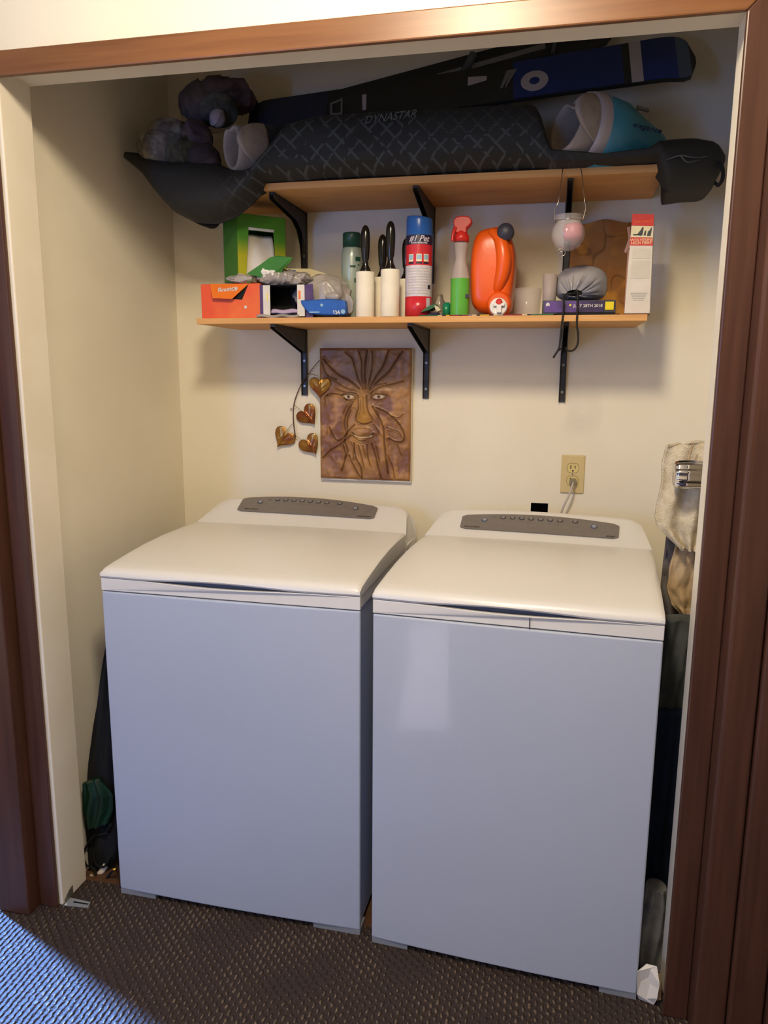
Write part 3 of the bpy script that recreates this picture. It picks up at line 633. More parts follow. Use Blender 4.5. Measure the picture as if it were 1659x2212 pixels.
# ---- ski boots: padded liner cuff opening towards the left, shell running back to the right
def boot(name, label, C0, r, axis, tint, shellpts, detail):
    t = thing(name, label, 'ski boot', (C0[0], C0[1], ZU+0.02)); C0 = Vector(C0); axis = Vector(axis).normalized()
    e1 = axis.cross(Vector((0, 0, 1))).normalized(); e2 = e1.cross(axis).normalized()
    if e2.z < 0: e2 = -e2
    def ringpt(a, s, k, notch=0.0):
        rx, rz = r[0]*k, r[1]*k; top = max(0, math.cos(a-PI/2+detail.get('notch_at', 0)))**10; q = 1-notch*top
        p_ = C0+axis*s+e1*(rx*math.cos(a))+e2*(rz*math.sin(a)*q); p_.z = max(p_.z, ZU+.004); return p_
    # liner: thick-walled padded cuff (outer wall, rolled rim, inner wall down into the boot)
    sec = [(0.10, 0.97), (0.05, 1.00), (0.012, 1.00), (-0.006, 0.96), (-0.013, 0.88), (-0.008, 0.80), (0.01, 0.75), (0.05, 0.70), (0.10, 0.62), (0.15, 0.5)]
    bm = NB(); gridsurf(bm, 48, len(sec), lambda u, v: ringpt(2*PI*u, sec[round(v*(len(sec)-1))][0]+0.02*math.sin(2*PI*u)*detail['rake'], sec[round(v*(len(sec)-1))][1], detail['notch']), closeu=True)
    finish('liner', bm, M['liner'], t)
    bm = NB(); bmesh.ops.create_circle(bm, cap_ends=True, segments=32, radius=1); 
    for v in bm.verts: v.co = C0+axis*0.149+e1*(v.co.x*r[0]*.5)+e2*(v.co.y*r[1]*.5)
    finish('liner_footbed', bm, M['black'], t)
    # tongue: a second padded leaf standing up on the far side of the cuff
    tx = detail['tongue']; bm = NB()
    def tg(u, v):
        a = tx[0]+(tx[1]-tx[0])*u; s = 0.07-0.125*v*tx[2]*math.sin(PI*min(1, max(0, u*1.0))) ; k = tx[3]+0.10*v*math.sin(PI*u)
        return ringpt(a, s, k)
    V = gridsurf(bm, 20, 12, tg); o = finish('tongue', bm, M['liner'], t); so = o.modifiers.new('thick', 'SOLIDIFY'); so.thickness = 0.012; so.offset = 0
    # shell
    def shell(secs, nm, m, a0=0, a1=2*PI, n=48):
        bm = NB()
        def fn(u, v):
            q = secs[round(v*(len(secs)-1))]; a = a0+(a1-a0)*u; p = C0+axis*q[0]+e1*(r[0]*q[1]*math.cos(a)+q[3])+e2*(r[1]*q[1]*q[2]*math.sin(a)+q[4]); p.z = max(p.z, ZU+.004); return p
        V = gridsurf(bm, n, len(secs), fn, closeu=(a1-a0 > 6.2))
        o = finish(nm, bm, m, t); so = o.modifiers.new('thick', 'SOLIDIFY'); so.thickness = 0.005; so.offset = 1; return o
    shell(shellpts['cuff'], 'cuff_shell', tint[0]); shell(shellpts['body'], 'boot_shell', tint[1])
    for k, (s, a, ln) in enumerate(detail['buckles']):
        p = C0+axis*s+e1*(r[0]*1.13*math.cos(a))+e2*(r[1]*1.13*math.sin(a)); d = detail.get('bdir', axis*1.0); bm = NB()
        tube(bm, [p-d*ln/2, p+d*ln/2], 0.0045, 6, n=1); tube(bm, [p-d*ln/2-nn*0, p-d*ln/2+e2*-0.012], 0.003, 6, n=1); finish('buckle', bm, M['buckle'], t)
    return t, C0, axis, e1, e2
Rb = W(1232, 272, .405)
tb, c0, axb, e1b, e2b = boot('ski_boot', 'pale and turquoise ski boot lying on the bag at the right, padded cuff facing left', Rb, (0.070, 0.072), (0.80, 0.59, -0.10), (M['shellw'], M['shellt']),
    dict(cuff=[(0.030, 1.08, 1.0, 0, 0), (0.045, 1.14, 1.0, 0, 0), (0.065, 1.17, 1.0, 0, 0.0), (0.08, 1.15, 1.0, 0, 0)], body=[(0.060, 1.19, 1.0, 0, -0.002), (0.13, 1.18, .98, 0, -0.004), (0.18, 1.08, .9, 0, -0.012), (0.23, .98, .8, 0, -0.014), (0.28, .8, .62, 0, -0.02), (0.30, .4, .3, 0, -0.024)]),
    dict(rake=0.4, notch=0.38, notch_at=0.15, tongue=(-0.9, 1.3, 0.9, 1.0), buckles=[(0.10, 1.2, 0.035), (0.19, 1.2, 0.035)]))
text('lettering', 'elegance', 0.020, M['shelld'], tb, W(1398, 276, .385), (0.9, 0.0, -0.26), (0.25, 0.35, 0.9), shear=0.2, extrude=0.001)
Lb = W(508, 318, .395)
boot('ski_boot', 'ski boot with pale padded cuff and dark shell near the left end of the bag', Lb, (0.048, 0.062), (0.62, 0.78, 0.0), (M['shelld'], M['shelld']),
    dict(cuff=[(0.045, 1.03, 1.0, 0, 0), (0.08, 1.08, 1.0, 0, 0), (0.12, 1.10, 1.0, 0, 0)], body=[(0.10, 1.09, 1.0, 0, 0), (0.15, 1.02, .95, 0, 0), (0.20, .8, .8, 0, -0.0), (0.23, .4, .4, 0, -0.0)]),
    dict(rake=-0.2, notch=0.25, tongue=(-0.9, 1.1, 0.75, 1.12), buckles=[(0.06, 0.5, 0.02)]))
# ---- clear plastic bags stuffed with cloth at the left end
M['wrap'] = mat('clear_film_wrap', '#8a857f', 0.10, trans=0.0, ior=1.4, alpha=0.20)
def lump(c, r, seed, amp=0.28, sub=5, fr=11):
    lo = (XL+0.006, YS-0.09, 0); hi = (2, D-0.006, ZCEIL-0.01); bm = NB(); bmesh.ops.create_icosphere(bm, subdivisions=sub, radius=1); S = Vector((seed*5.1, seed*2.7, seed*1.3))
    for v in bm.verts:
        d = v.co.normalized(); p = Vector((d.x*r[0], d.y*r[1], d.z*r[2])); w1 = Vector((noise.noise(p*9+S), noise.noise(p*9+S+Vector((9, 0, 0))), noise.noise(p*9+S+Vector((0, 9, 0)))))*0.5
        q = p*fr+w1*1.5+S; f = (1-abs(noise.noise(q))*2)**3*0.55+(1-abs(noise.noise(q*2.1+S))*2)**3*0.22+noise.noise(p*7+S)*0.5
        p = Vector(c)+p*(1+amp*f); v.co = Vector([min(max(p[k], lo[k]), hi[k]) for k in range(3)])
    return bm
def stuffed(label, base, inner, outer):
    t = thing('clothing_bag', label, 'bag of clothing', base, 0, None)
    for k, (c, r, m_) in enumerate(inner): finish('folded_cloth', lump(c, r, k*3+len(label), 0.34, 5, 16), m_, t, smooth=True)
    for k, (c, r) in enumerate(outer): finish('clear_wrapper', lump(c, r, k+len(label)+5, 0.26, 5, 20), M['wrap'], t, smooth=True)
M['moss'] = mat('moss_cloth', '#4a4a38', .8, c2='#2f2d25', nscale=30, bump=.5, bscale=40)
M['mauve'] = mat('mauve_cloth', '#57464b', .8, c2='#3a2f33', nscale=18, bump=.5, bscale=40)
M['lilac'] = mat('pale_lilac_cloth', '#a79ca4', .7, c2='#8b8088', nscale=20, bump=.4, bscale=40)
stuffed('clear plastic bag of camouflage-coloured clothing on the left end of the ski bag', W(372, 370, .44),
    [(W(350, 325, .44), (.055, .05, .05), M['camo']), (W(400, 335, .43), (.055, .05, .045), M['moss']), (W(372, 290, .47), (.06, .05, .035), M['camo']), (W(425, 300, .44), (.04, .04, .045), M['mauve']), (W(440, 345, .42), (.04, .04, .035), M['plum'])],
    [(W(374, 318, .44), (.082, .065, .062))])
stuffed('clear plastic bag of plum and grey clothing, topmost of the pile at the left', W(455, 290, .52),
    [(W(480, 200, .55), (.085, .06, .035), M['plum']), (W(430, 225, .52), (.05, .05, .055), M['mauve']), (W(475, 240, .50), (.05, .045, .04), M['slate']), (W(469, 255, .455), (.022, .018, .022), M['lilac']), (W(510, 215, .56), (.05, .05, .035), M['plum'])],
    [(W(455, 228, .52), (.082, .07, .065))])

# ================================================================== ON THE LOWER SHELF
def lbox(t, cx, cy, wx, wy, z0, z1, rot, name, m, bev=0.0008):
    bm = NB(); box(bm, -wx/2, wx/2, -wy/2, wy/2, z0, z1); bm.transform(Matrix.Translation((cx, cy, 0)) @ Matrix.Rotation(rot, 4, 'Z')); return finish(name, bm, m, t, bev=bev)
# orange dryer-sheet box
a, b = W(436, 682, .452), W(561, 612, .452); x0, x1, zt_ = a.x, b.x, W(500, 613, .452).z
t = thing('dryer_sheet_box', 'orange cardboard box with torn front flap at the left end of the lower shelf', 'box', ((x0+x1)/2, .50, ZL))
lbox(t, (x0+x1)/2, .452+.05, x1-x0, .10, ZL+0.0005, zt_, 0, 'carton', M['orangebox'])
def OB(u, v, off=0.0006): return W(430+u/11.85, 600+v/11.85, .452-off)
bm = NB(); prism(bm, [OB(*q) for q in ((330, 500), (1100, 560), (1260, 170), (290, 160))], (0, -0.0003, 0)); finish('opening', bm, M['black'], t)
bm = NB(); q = [OB(275, 158, .0012), OB(1265, 158, .0012), OB(840, 545, .016), OB(345, 520, .016)]; prism(bm, q, (0, 0.0006, 0)); fl = finish('front_flap', bm, M['orangeflap'], t)
text('lettering', 'Bounce', 0.020, M['white'], t, OB(720, 300, .0095), (1, 0, 0.12), (0.0, -0.30, .95), shear=0.25, extrude=0.0003, bold=0.0006)
bm = NB(); lathe(bm, [(0.0045, 0), (0.0045, -0.0005)], OB(1190, 750), 16, 'Y'); finish('seal', bm, M['white'], t)
# green tissue box on it, turned a quarter so its left side shows
M['gfront'] = grad_mat('green_yellow_card', '#a9a61c', '#4b8c22', 0.07, 0.115)
ORT = zt_
cg = W(513, 560, .490); rot = math.radians(44); wf, dg = 0.152, 0.112
fl_ = Vector((cg.x+0.0, .490, 0)); ex = Vector((math.cos(rot), math.sin(rot), 0)); ey = Vector((-math.sin(rot), math.cos(rot), 0)); ctr = fl_+ex*wf/2+ey*dg/2
zg0 = ORT+0.016; zg1 = W(513, 459, .49).z; zg1 = min(zg1, ZU-TU-0.004)
t = thing('tissue_box', 'tall green and yellow box with torn opening full of white tissue above the orange box', 'box', (ctr.x, ctr.y, zg0), rot)
def GP(s, h, off=0.0): return Vector((fl_.x, fl_.y, 0))+ex*(s*wf)-ey*off+Vector((0, 0, zg0+(zg1-zg0)*h))
bm = NB(); hh = [(.0, 0), (1, 0), (1, 1), (0, 1)]; hole = [(.17, .04), (.80, .04), (.745, .76), (.235, .76)]
for i in range(4):
    a, b = hh[i], hh[(i+1) % 4]; c, d = hole[(i+1) % 4], hole[i]
    prism(bm, [GP(*a), GP(*b), GP(*c), GP(*d)], ey*0.0012)
finish('front_card', bm, M['gfront'], t)
bm = NB(); prism(bm, [GP(0, 0), GP(0, 1), GP(0, 1)+ey*dg, GP(0, 0)+ey*dg], ex*0.0012); finish('side_card', bm, M['green1'], t)
bm = NB(); prism(bm, [GP(1, 0), GP(1, 1), GP(1, 1)+ey*dg, GP(1, 0)+ey*dg], -ex*0.0012); prism(bm, [GP(0, 1), GP(1, 1), GP(1, 1)+ey*dg, GP(0, 1)+ey*dg], (0, 0, -.0012)); prism(bm, [GP(0, 0)+ey*dg, GP(1, 0)+ey*dg, GP(1, 1)+ey*dg, GP(0, 1)+ey*dg], -ey*.0012); prism(bm, [GP(0, 0), GP(1, 0), GP(1, 0)+ey*dg, GP(0, 0)+ey*dg], (0, 0, .0012)); finish('back_card', bm, M['green1'], t)
bm = NB(); prism(bm, [GP(.235, .765, .001), GP(.745, .765, .001), GP(.75, .80, .004), GP(.23, .80, .004)], ey*0.001); finish('torn_edge', bm, M['tissue'], t)
bm = NB()
def tis(u, v): return GP(.17+.64*u, .03+.70*v, 0)+ey*(0.006+0.028*v*v+0.004*math.sin(7*u+3*v))
gridsurf(bm, 16, 12, tis); o = finish('tissue', bm, M['tissue'], t); so = o.modifiers.new('t', 'SOLIDIFY'); so.thickness = 0.004
def FQ(u, v): return GP(.02+.95*u+.38*v, .10-.04*(1-v)+.32*v*(0.25+.75*math.sin(PI*min(1, u*0.55+.45*v))), .002+.045*v)
bm = NB(); pts = [W(532, 592, .455), W(560, 573, .45), W(583, 556, .445), W(600, 552, .44), W(631, 556, .44), W(627, 566, .445), W(612, 580, .455), W(604, 596, .462), W(580, 602, .462)]
prism(bm, pts, (0.001, 0.002, 0.0)); finish('folded_flap', bm, M['green1'], t)
bm = NB(); prism(bm, [W(490, 601, .47), W(530, 595, .46), W(548, 603, .46), W(540, 611, .462), W(492, 611, .47)], (0, .002, 0)); finish('bottom_flap', bm, M['green1'], t)
# violet and white sheet box, open front
def vb(u, v, y=.446): return W(u, v, y)
xa, xb_ = vb(562, 650).x, vb(661, 650).x; zt2 = vb(600, 615).z
t = thing('wipes_box', 'violet and white cardboard box open at the front, right of the orange box', 'box', ((xa+xb_)/2, .49, ZL))
bm = NB(); dz = 0.0015
box(bm, xa, xb_, .446, .54, ZL+.0005, ZL+dz); box(bm, xa, xb_, .446, .54, zt2-dz, zt2); box(bm, xa, xa+dz, .446, .54, ZL+.0005, zt2); box(bm, xb_-dz, xb_, .446, .54, ZL+.0005, zt2); box(bm, xa, xb_, .54, .5415, ZL+.0005, zt2)
finish('carton', bm, M['black'], t)
bm = NB(); box(bm, xa, vb(569, 650).x, .4445, .446, ZL+.0005, zt2); finish('violet_edge', bm, M['purple'], t)
bm = NB(); box(bm, vb(569, 650).x, vb(584, 650).x, .444, .4455, ZL+.004, zt2-.001); finish('white_front_strip', bm, M['white'], t); bm = NB(); box(bm, vb(642.5, 650).x, vb(658.5, 650).x, .444, .4455, ZL+.004, zt2-.001); finish('white_front_strip', bm, M['white'], t, bev=.0004)
bm = NB(); box(bm, vb(659, 650).x, xb_+.02, .447, .449, ZL+.0005, zt2); pts = [vb(659, 616, .445), vb(663, 616, .445), vb(680, 645, .449), vb(659, 648, .445)]; prism(bm, pts, (0, .001, 0)); bm2 = bm; finish('violet_side', bm, M['purple'], t)
bm = NB(); box(bm, vb(645.5, 650).x, vb(650, 650).x, .4432, .4440, vb(600, 647).z, vb(600, 629).z); finish('printed_stripe', bm, M['orangeflap'], t)
bm = NB(); box(bm, vb(577.5, 650).x, vb(579, 650).x, .4432, .4440, vb(600, 650).z, vb(600, 632).z); finish('printed_stripe', bm, M['yellow'], t)
bm = NB()
gridsurf(bm, 20, 8, lambda u, v: Vector((vb(584, 650).x+(vb(642, 650).x-vb(584, 650).x)*u, .4475+.05*v, ZL+.004+0.021*min(1, v*2.5+.55)+.0015*math.sin(9*u+4*v))))
o = finish('sheet_stack', bm, M['lav'], t); so = o.modifiers.new('t', 'SOLIDIFY'); so.thickness = 0.006
bm = NB(); gridsurf(bm, 26, 6, lambda u, v: Vector((vb(556+90*u, 676).x, .436+.012*v-.003*math.sin(11*u), ZL+.0025+.007*math.sin(PI*v)+.0015*math.sin(13*u))))
o = finish('loose_sheet', bm, M['film'], t); so = o.modifiers.new('t', 'SOLIDIFY'); so.thickness = 0.002
# blue packet
t = thing('blue_packet', 'blue soft packet with white number lying in front of the grey plastic film', 'packet', (vb(700, 660).x, .45, ZL))
poly = [(648, 648.5), (672, 647.5), (700, 645.5), (722, 645.8), (745, 648), (747.5, 662), (748, 678), (742, 681), (700, 681), (668, 678), (657, 666), (650, 655)]
bm = NB(); prism(bm, [W(u, v, .438) for u, v in poly], (0, 0.03, 0)); o = finish('packet_body', bm, M['blue'], t, bev=0.004, seg=3)
text('lettering', '124', 0.0135, M['white'], t, W(727, 675, .4375), shear=-0.25, bold=.0004)
bm = NB(); lathe(bm, [(0.0062, 0), (0.0062, -.0006)], W(741, 673, .4376), 18, 'Y'); finish('round_badge', bm, M['skyb'], t)
bm = NB(); box(bm, W(668, 675, .4375).x, W(690, 675, .4375).x, .4370, .4378, W(680, 675.5, .4375).z, W(680, 673, .4375).z); finish('printed_line', bm, M['skyb'], t)
bm = NB(); lathe(bm, [(0.0042, 0), (0.0042, -.0006)], W(695, 659, .4376), 12, 'Y'); finish('small_crest', bm, M['skyb'], t)
# grey plastic film / bag
t = thing('plastic_film', 'crumpled translucent grey plastic bag behind the blue packet', 'plastic bag', (W(700, 640, .52).x, .50, ZL))
finish('film_body', lump2(W(702, 640, .525), (.080, .05, .060), 4, 0.30, 5, 13, ((-1, .472, ZL+.001), (W(766, 640, .5).x, .60, 3))), M['film'], t, smooth=True)
bm = NB(); p_ = [W(745, 632, .462), W(758, 640, .458), W(764, 655, .456), W(761, 674, .456), W(753, 679, .458), W(747, 668, .46), W(744, 650, .462)]; prism(bm, p_, (0, .012, 0)); finish('film_fold', bm, M['film'], t, bev=.004, seg=3)
finish('film_fold', crumple(W(722, 642, .465), (.022, .012, .012), 8, .3, 22, 3), M['film'], t, smooth=True)
t = thing('packing_film', 'crumpled clear packing film and tissue spilling over the open violet box', 'packing film', (W(600, 600, .50).x, .49, zt2))
finish('film_roll', lump2(W(612, 603, .485), (.066, .034, .022), 6, 0.5, 5, 24, ((W(549, 600, .47).x, .44, zt2+.001), (3, .6, 3))), M['film'], t, smooth=True)
finish('tissue', lump2(W(590, 590, .475), (.030, .02, .022), 11, 0.7, 5, 30, ((-1, .44, zt2+.002), (3, .6, 3))), M['tissue'], t, smooth=True)
finish('film_roll', lump2(W(528, 604, .485), (.038, .03, .012), 12, 0.6, 5, 30, ((-1, .455, ORT+.001), (3, .6, 3))), M['film'], t, smooth=True)
t = thing('blue_pouch', 'blue and cream soft pouch peeking out behind the grey plastic bag', 'packet', (W(660, 590, .62).x, .62, ZL))
zp = W(640, 581, .62).z; xq0, xq1 = W(619, 590, .62).x, W(735, 590, .62).x
bm = NB(); prism(bm, [(xq0, .60, ZL+.001), (xq1, .60, ZL+.001), (xq1, .60, zp-.028), (xq0+.08, .60, zp-.002), (xq0, .60, zp)], (0, .045, 0)); finish('pouch_body', bm, M['cream'], t, bev=.004)
bm = NB(); prism(bm, [(xq0+.001, .5985, zp-.030), (xq0+.03, .5985, zp-.030), (xq0+.036, .5985, zp-.006), (xq0+.001, .5985, zp-.004)], (0, .001, 0)); finish('blue_print', bm, M['blue'], t)
# grey-green spray can with dark green cap
def cyl(px0, px1, y, ptop, z0=ZL+.0005):
    a, b = W(px0, ptop, y), W(px1, ptop, y); return (a.x+b.x)/2, abs(b.x-a.x)/2, (a.z+b.z)/2
cx, r, _z = cyl(738, 783, .60, 540); zt3 = W(760, 503, .60).z; zc3 = W(760, 536, .60).z
t = thing('spray_can', 'pale grey-green spray can with dark green cap, behind the leftmost lint roller', 'spray can', (cx, .60, ZL))
bm = NB(); lathe(bm, [(r*.95, ZL+.0005), (r, ZL+.004), (r, zc3-.026), (r*.97, zc3-.014), (r*.86, zc3-.004), (r*.84, zc3)], (cx, .60, 0), 36); finish('can_body', bm, M['canw'], t)
bm = NB(); lathe(bm, [(r*.86, zc3), (r*.86, zt3-.006), (r*.80, zt3-.001), (r*.5, zt3)], (cx, .60, 0), 36); finish('cap', bm, M['capgreen'], t)
for z_, h_, a0, a1 in ((zc3-.040, .012, -1.0, -.45), (zc3-.058, .006, -1.5, -1.0), (zc3-.100, .012, -1.1, -.6), (zc3-.052, .004, -.75, -.6)):
    bm = NB(); n_ = 6; R_ = r+.0006
    for i in range(n_):
        q0 = a0+(a1-a0)*i/n_; q1 = a0+(a1-a0)*(i+1)/n_
        bm.faces.new([bm.verts.new((cx+R_*math.cos(q), .60+R_*math.sin(q), zz)) for q, zz in ((q0, z_), (q1, z_), (q1, z_+h_), (q0, z_+h_))])
    bmesh.ops.remove_doubles(bm, verts=bm.verts, dist=1e-6); finish('printed_mark', bm, M['capgreen'], t)
# lint rollers
def roller(label, px0, px1, y, ptop_roll, hx, htop, hw=1.0):
    cx, r, _ = cyl(px0, px1, y, ptop_roll); zr = W(hx, ptop_roll, y).z; zh = W(hx, htop, y).z; r = min(r, .026)
    t = thing('lint_roller', label, 'lint roller', (cx, y, ZL), 0, 'lint rollers standing on the lower shelf')
    bm = NB(); lathe(bm, [(r*.55, ZL+.0005), (r*.98, ZL+.0005), (r, ZL+.002), (r, zr-.002), (r*.97, zr), (r*.5, zr)], (cx, y, 0), 40); finish('adhesive_roll', bm, M['roll'], t)
    H = zh-zr; bm = NB(); lathe(bm, [(r*.62, zr), (r*.58, zr+.004), (r*.33, zr+.018), (r*.30, zr+.030), (r*.40, zr+.30*H), (r*.47, zr+.50*H), (r*.50, zr+.72*H), (r*.45, zr+.86*H), (r*.34, zr+.94*H), (r*.18, zr+.985*H), (0.0005, zh)], (cx, y, 0), 28, sx=1.0, sy=.8); finish('handle', bm, M['blackpl'], t)
    return t
roller('white lint roller with glossy black handle, the leftmost one, beside the grey-green can', 766.5, 812, .462, 588, 792, 486)
roller('white lint roller with the tallest black handle, just left of the blue-capped can', 816, 870.5, .458, 583, 846, 477)
roller('lint roller with black handle, mostly hidden behind the tallest-handled roller', 806, 846, .53, 600, 827, 506)
roller('lint roller with black handle peeking out behind the left edge of the blue-capped can', 858, 897, .56, 604, 880, 514)
# tall spray can
yc_ = .486; cx, r, _ = cyl(876.5, 934, yc_, 560)
def zz_(v): return W(905, v, yc_-.03).z
t = thing('fabric_spray_can', 'tall spray can in red, white and navy with bright blue cap', 'spray can', (cx, yc_, ZL))
for nm, m_, v0, v1 in (('label_red_base', 'canred', 677, 640), ('label_white', 'canwhite', 640, 573), ('label_red', 'canred', 573, 528), ('label_navy', 'cannavy', 528, 507)):
    a_ = ZL+.0005 if v0 == 677 else zz_(v0); bm = NB(); lathe(bm, [(r, a_), (r, zz_(v1))], (cx, yc_, 0), 48, cap=(v0 == 677)); finish(nm, bm, M[m_], t)
zc_ = zz_(507); zt_c = zz_(466)
bm = NB(); lathe(bm, [(r, zc_), (r*.97, zc_+.001), (r*.96, zt_c-.010), (r*.94, zt_c-.002), (r*.90, zt_c), (r*.86, zt_c-.003), (r*.84, zt_c-.012), (0.0005, zt_c-.012)], (cx, yc_, 0), 48, cap=False)
for v in bm.verts:
    if v.co.z > zt_c-.004: v.co.z += .0035*((cx-v.co.x)/r)
finish('cap', bm, M['canblue'], t)
camd = math.atan2(CY-yc_, CX-cx)
def wrap(bm, zc0, a_c, R_):     # flat letters (x,y) bent round the can
    for v in bm.verts:
        a = a_c+v.co.x/R_; rr = R_+.0004+v.co.z; v.co = Vector((cx+rr*math.cos(a), yc_+rr*math.sin(a), zc0+v.co.y))
    return bm
bm = text_bm('#1 Pet', 0.021, shear=.35, bold=.0004); bmesh.ops.subdivide_edges(bm, edges=bm.edges, cuts=1); finish('lettering', wrap(bm, zz_(516), camd-.03, r), M['canwhite'], t)
bm = text_bm('STAIN REMOVER', 0.0062, shear=0, bold=.0002); finish('lettering', wrap(bm, zz_(525), camd, r), M['canwhite'], t)
def patch(a0, a1, v0, v1, m_, nm, off=.0006):
    bm = NB(); n_ = 8; z0_, z1_ = zz_(v0), zz_(v1)
    for i in range(n_):
        q0 = a0+(a1-a0)*i/n_; q1 = a0+(a1-a0)*(i+1)/n_
        prism(bm, [(cx+(r+off)*math.cos(q), yc_+(r+off)*math.sin(q), z) for q, z in ((q0, z0_), (q1, z0_), (q1, z1_), (q0, z1_))], Vector((math.cos(q0), math.sin(q0), 0))*-.0003)
    finish(nm, bm, M[m_], t)
for a in (-.62, 0.0, .55):
    patch(camd+a-.20, camd+a+.20, 565, 549, 'cream', 'pictogram'); patch(camd+a-.17, camd+a+.17, 561, 550.5, 'skyb', 'pictogram', .001); patch(camd+a-.22, camd+a+.22, 570, 566, 'cannavy', 'caption_bar')
for v_ in (579, 585, 591, 597, 603, 609, 615, 621, 627, 633): patch(camd-.9, camd+.75, v_+1.6, v_, 'boxgrey', 'print_row')
patch(camd+.62, camd+1.0, 664, 643, 'canwhite', 'white_square'); patch(camd+.72, camd+1.0, 624, 615, 'cannavy', 'navy_square')
# small clear bottle with teal cap
cx, cyy = W(955, 650, .53).x, .53; t = thing('small_bottle', 'small clear bottle with teal cap lying left of the green spray bottle', 'bottle', (cx, cyy, ZL))
bm = NB(); lathe(bm, [(.012, ZL+.0005), (.015, ZL+.006), (.015, ZL+.045), (.010, ZL+.055), (.008, ZL+.066), (.002, ZL+.067)], (cx-.008, cyy+.01, 0), 24); finish('bottle_body', bm, M['clear'], t)
q = W(966, 652, .51); bm = NB(); lathe(bm, [(.006, -.010), (.019, -.009), (.021, -.004), (.021, .006), (.014, .010)], (q.x, q.y, ZL+.0215), 28, 'X'); finish('cap', bm, M['capg2'], t)
# trigger spray bottle
ys = .485; cx = W(995, 600, ys).x; k = lambda v: W(995, v, ys).z
t = thing('trigger_spray_bottle', 'clear spray bottle with red trigger head and green label', 'spray bottle', (cx, ys, ZL))
r = abs(W(1013, 650, ys).x-W(973, 650, ys).x)/2; cbx = (W(1013, 650, ys).x+W(973, 650, ys).x)/2
bm = NB(); lathe(bm, [(r*.92, ZL+.0005), (r, ZL+.004), (r, k(602)), (r*.96, k(596)), (r*.84, k(585)), (r*.66, k(572)), (r*.56, k(560)), (r*.62, k(545)), (r*.72, k(532)), (r*.72, k(524)), (r*.5, k(521))], (cbx, ys, 0), 40, sy=.75); finish('bottle_body', bm, M['frost'], t)
bm = NB(); lathe(bm, [(r*1.012, ZL+.006), (r*1.012, k(602))], (cbx, ys, 0), 40, cap=False, sy=.76); finish('label', bm, M['greenlab'], t)
bm = NB(); q_ = W(1006, 641, .46); box(bm, q_.x-.002, q_.x+.008, ys-r*.70, ys-r*.66, k(644), k(637)); finish('label_mark', bm, M['cannavy'], t)
bm = NB(); lathe(bm, [(r*.80, k(523)), (r*.82, k(512)), (r*.66, k(506)), (r*.58, k(500))], (cbx+.001, ys, 0), 28); finish('screw_collar', bm, M['red'], t)
hp = [(980, 503), (983, 494), (979, 485), (979, 476), (985, 468), (996, 465.5), (1010, 466), (1018, 472), (1019, 480), (1014, 487), (1008, 492), (1008, 503)]
bm = NB(); prism(bm, [W(u, v, ys-.014) for u, v in hp], (0, .028, 0)); finish('spray_head', bm, M['red'], t, bev=.003, seg=3)
bm = NB(); tube(bm, [W(984, 492, ys-.012), W(979, 505, ys-.018), W(977, 521, ys-.022)], lambda s: .0055-.002*s, 8); finish('trigger', bm, M['red'], t)
# orange detergent jug lying on its back with tap at the bottom front
yj = .50
t = thing('detergent_jug', 'large orange laundry detergent jug with dark cap and white tap', 'jug', (W(1064, 600, yj).x, .55, ZL))
JO = [(1017, 676), (1014, 640), (1013, 600), (1014, 560), (1018, 525), (1027, 500), (1040, 491), (1060, 487), (1078, 484), (1092, 490), (1103, 506), (1111, 530), (1113, 560), (1112, 595), (1108, 625), (1104, 655), (1098, 677)]
zf_ = [W(u, v, yj) for u, v in JO]; cj = W(1064, 590, yj); bm = NB()
def jring(sc, y, dz=0): return [bm.verts.new((cj.x+(p.x-cj.x)*sc, y, max(ZL+.0008, cj.z+(p.z-cj.z)*sc+dz))) for p in zf_]
rings = [jring(.55, yj-.014), jring(.80, yj-.010), jring(.93, yj), jring(1.0, yj+.018), jring(1.0, yj+.10), jring(.95, yj+.125), jring(.8, yj+.14)]
for a, b in zip(rings, rings[1:]):
    for i in range(len(a)): f = bm.faces.new((a[i], a[(i+1) % len(a)], b[(i+1) % len(a)], b[i])); f.smooth = True
bm.faces.new(rings[0]); bm.faces.new(rings[-1][::-1]); finish('jug_body', bm, M['jug'], t, bev=0, sub=2)
# raised handle rib sweeping from the shoulder to the foot, and the round boss of the tap
bm = NB(); tube(bm, [W(1060, 500, yj-.002), W(1078, 515, yj-.010), W(1087, 545, yj-.016), W(1087, 580, yj-.016), W(1079, 612, yj-.012), W(1072, 630, yj-.004)], lambda s: .010+.010*math.sin(PI*s), 16); finish('handle', bm, M['jug'], t, smooth=True)
bs = W(1078, 645, yj-.02); bs.z = ZL+.034
bm = NB(); lathe(bm, [(.036, .030), (.0335, .004), (.031, -.008), (.026, -.014)], (bs.x, yj-.018, bs.z), 40, 'Y'); finish('spout_boss', bm, M['jug'], t)
q = W(1077, 655, yj-.04); q.z = ZL+.0245
bm = NB(); lathe(bm, [(.0225, .010), (.0235, .004), (.0235, -.002), (.0195, -.006), (.016, -.004), (.001, -.003)], (q.x, yj-.040, q.z), 36, 'Y'); finish('tap_ring', bm, M['spoutw'], t)
bm = NB(); box(bm, q.x-.013, q.x+.017, yj-.053, yj-.044, q.z+.001, q.z+.009); box(bm, q.x-.004, q.x+.009, yj-.056, yj-.044, q.z-.016, q.z+.004); finish('tap', bm, M['spoutw'], t, bev=.002)
bm = NB(); lathe(bm, [(.0085, .004), (.0085, -.004), (.006, -.006)], (q.x+.002, yj-.048, q.z+.012), 24, 'Y'); finish('tap_button', bm, M['red'], t)
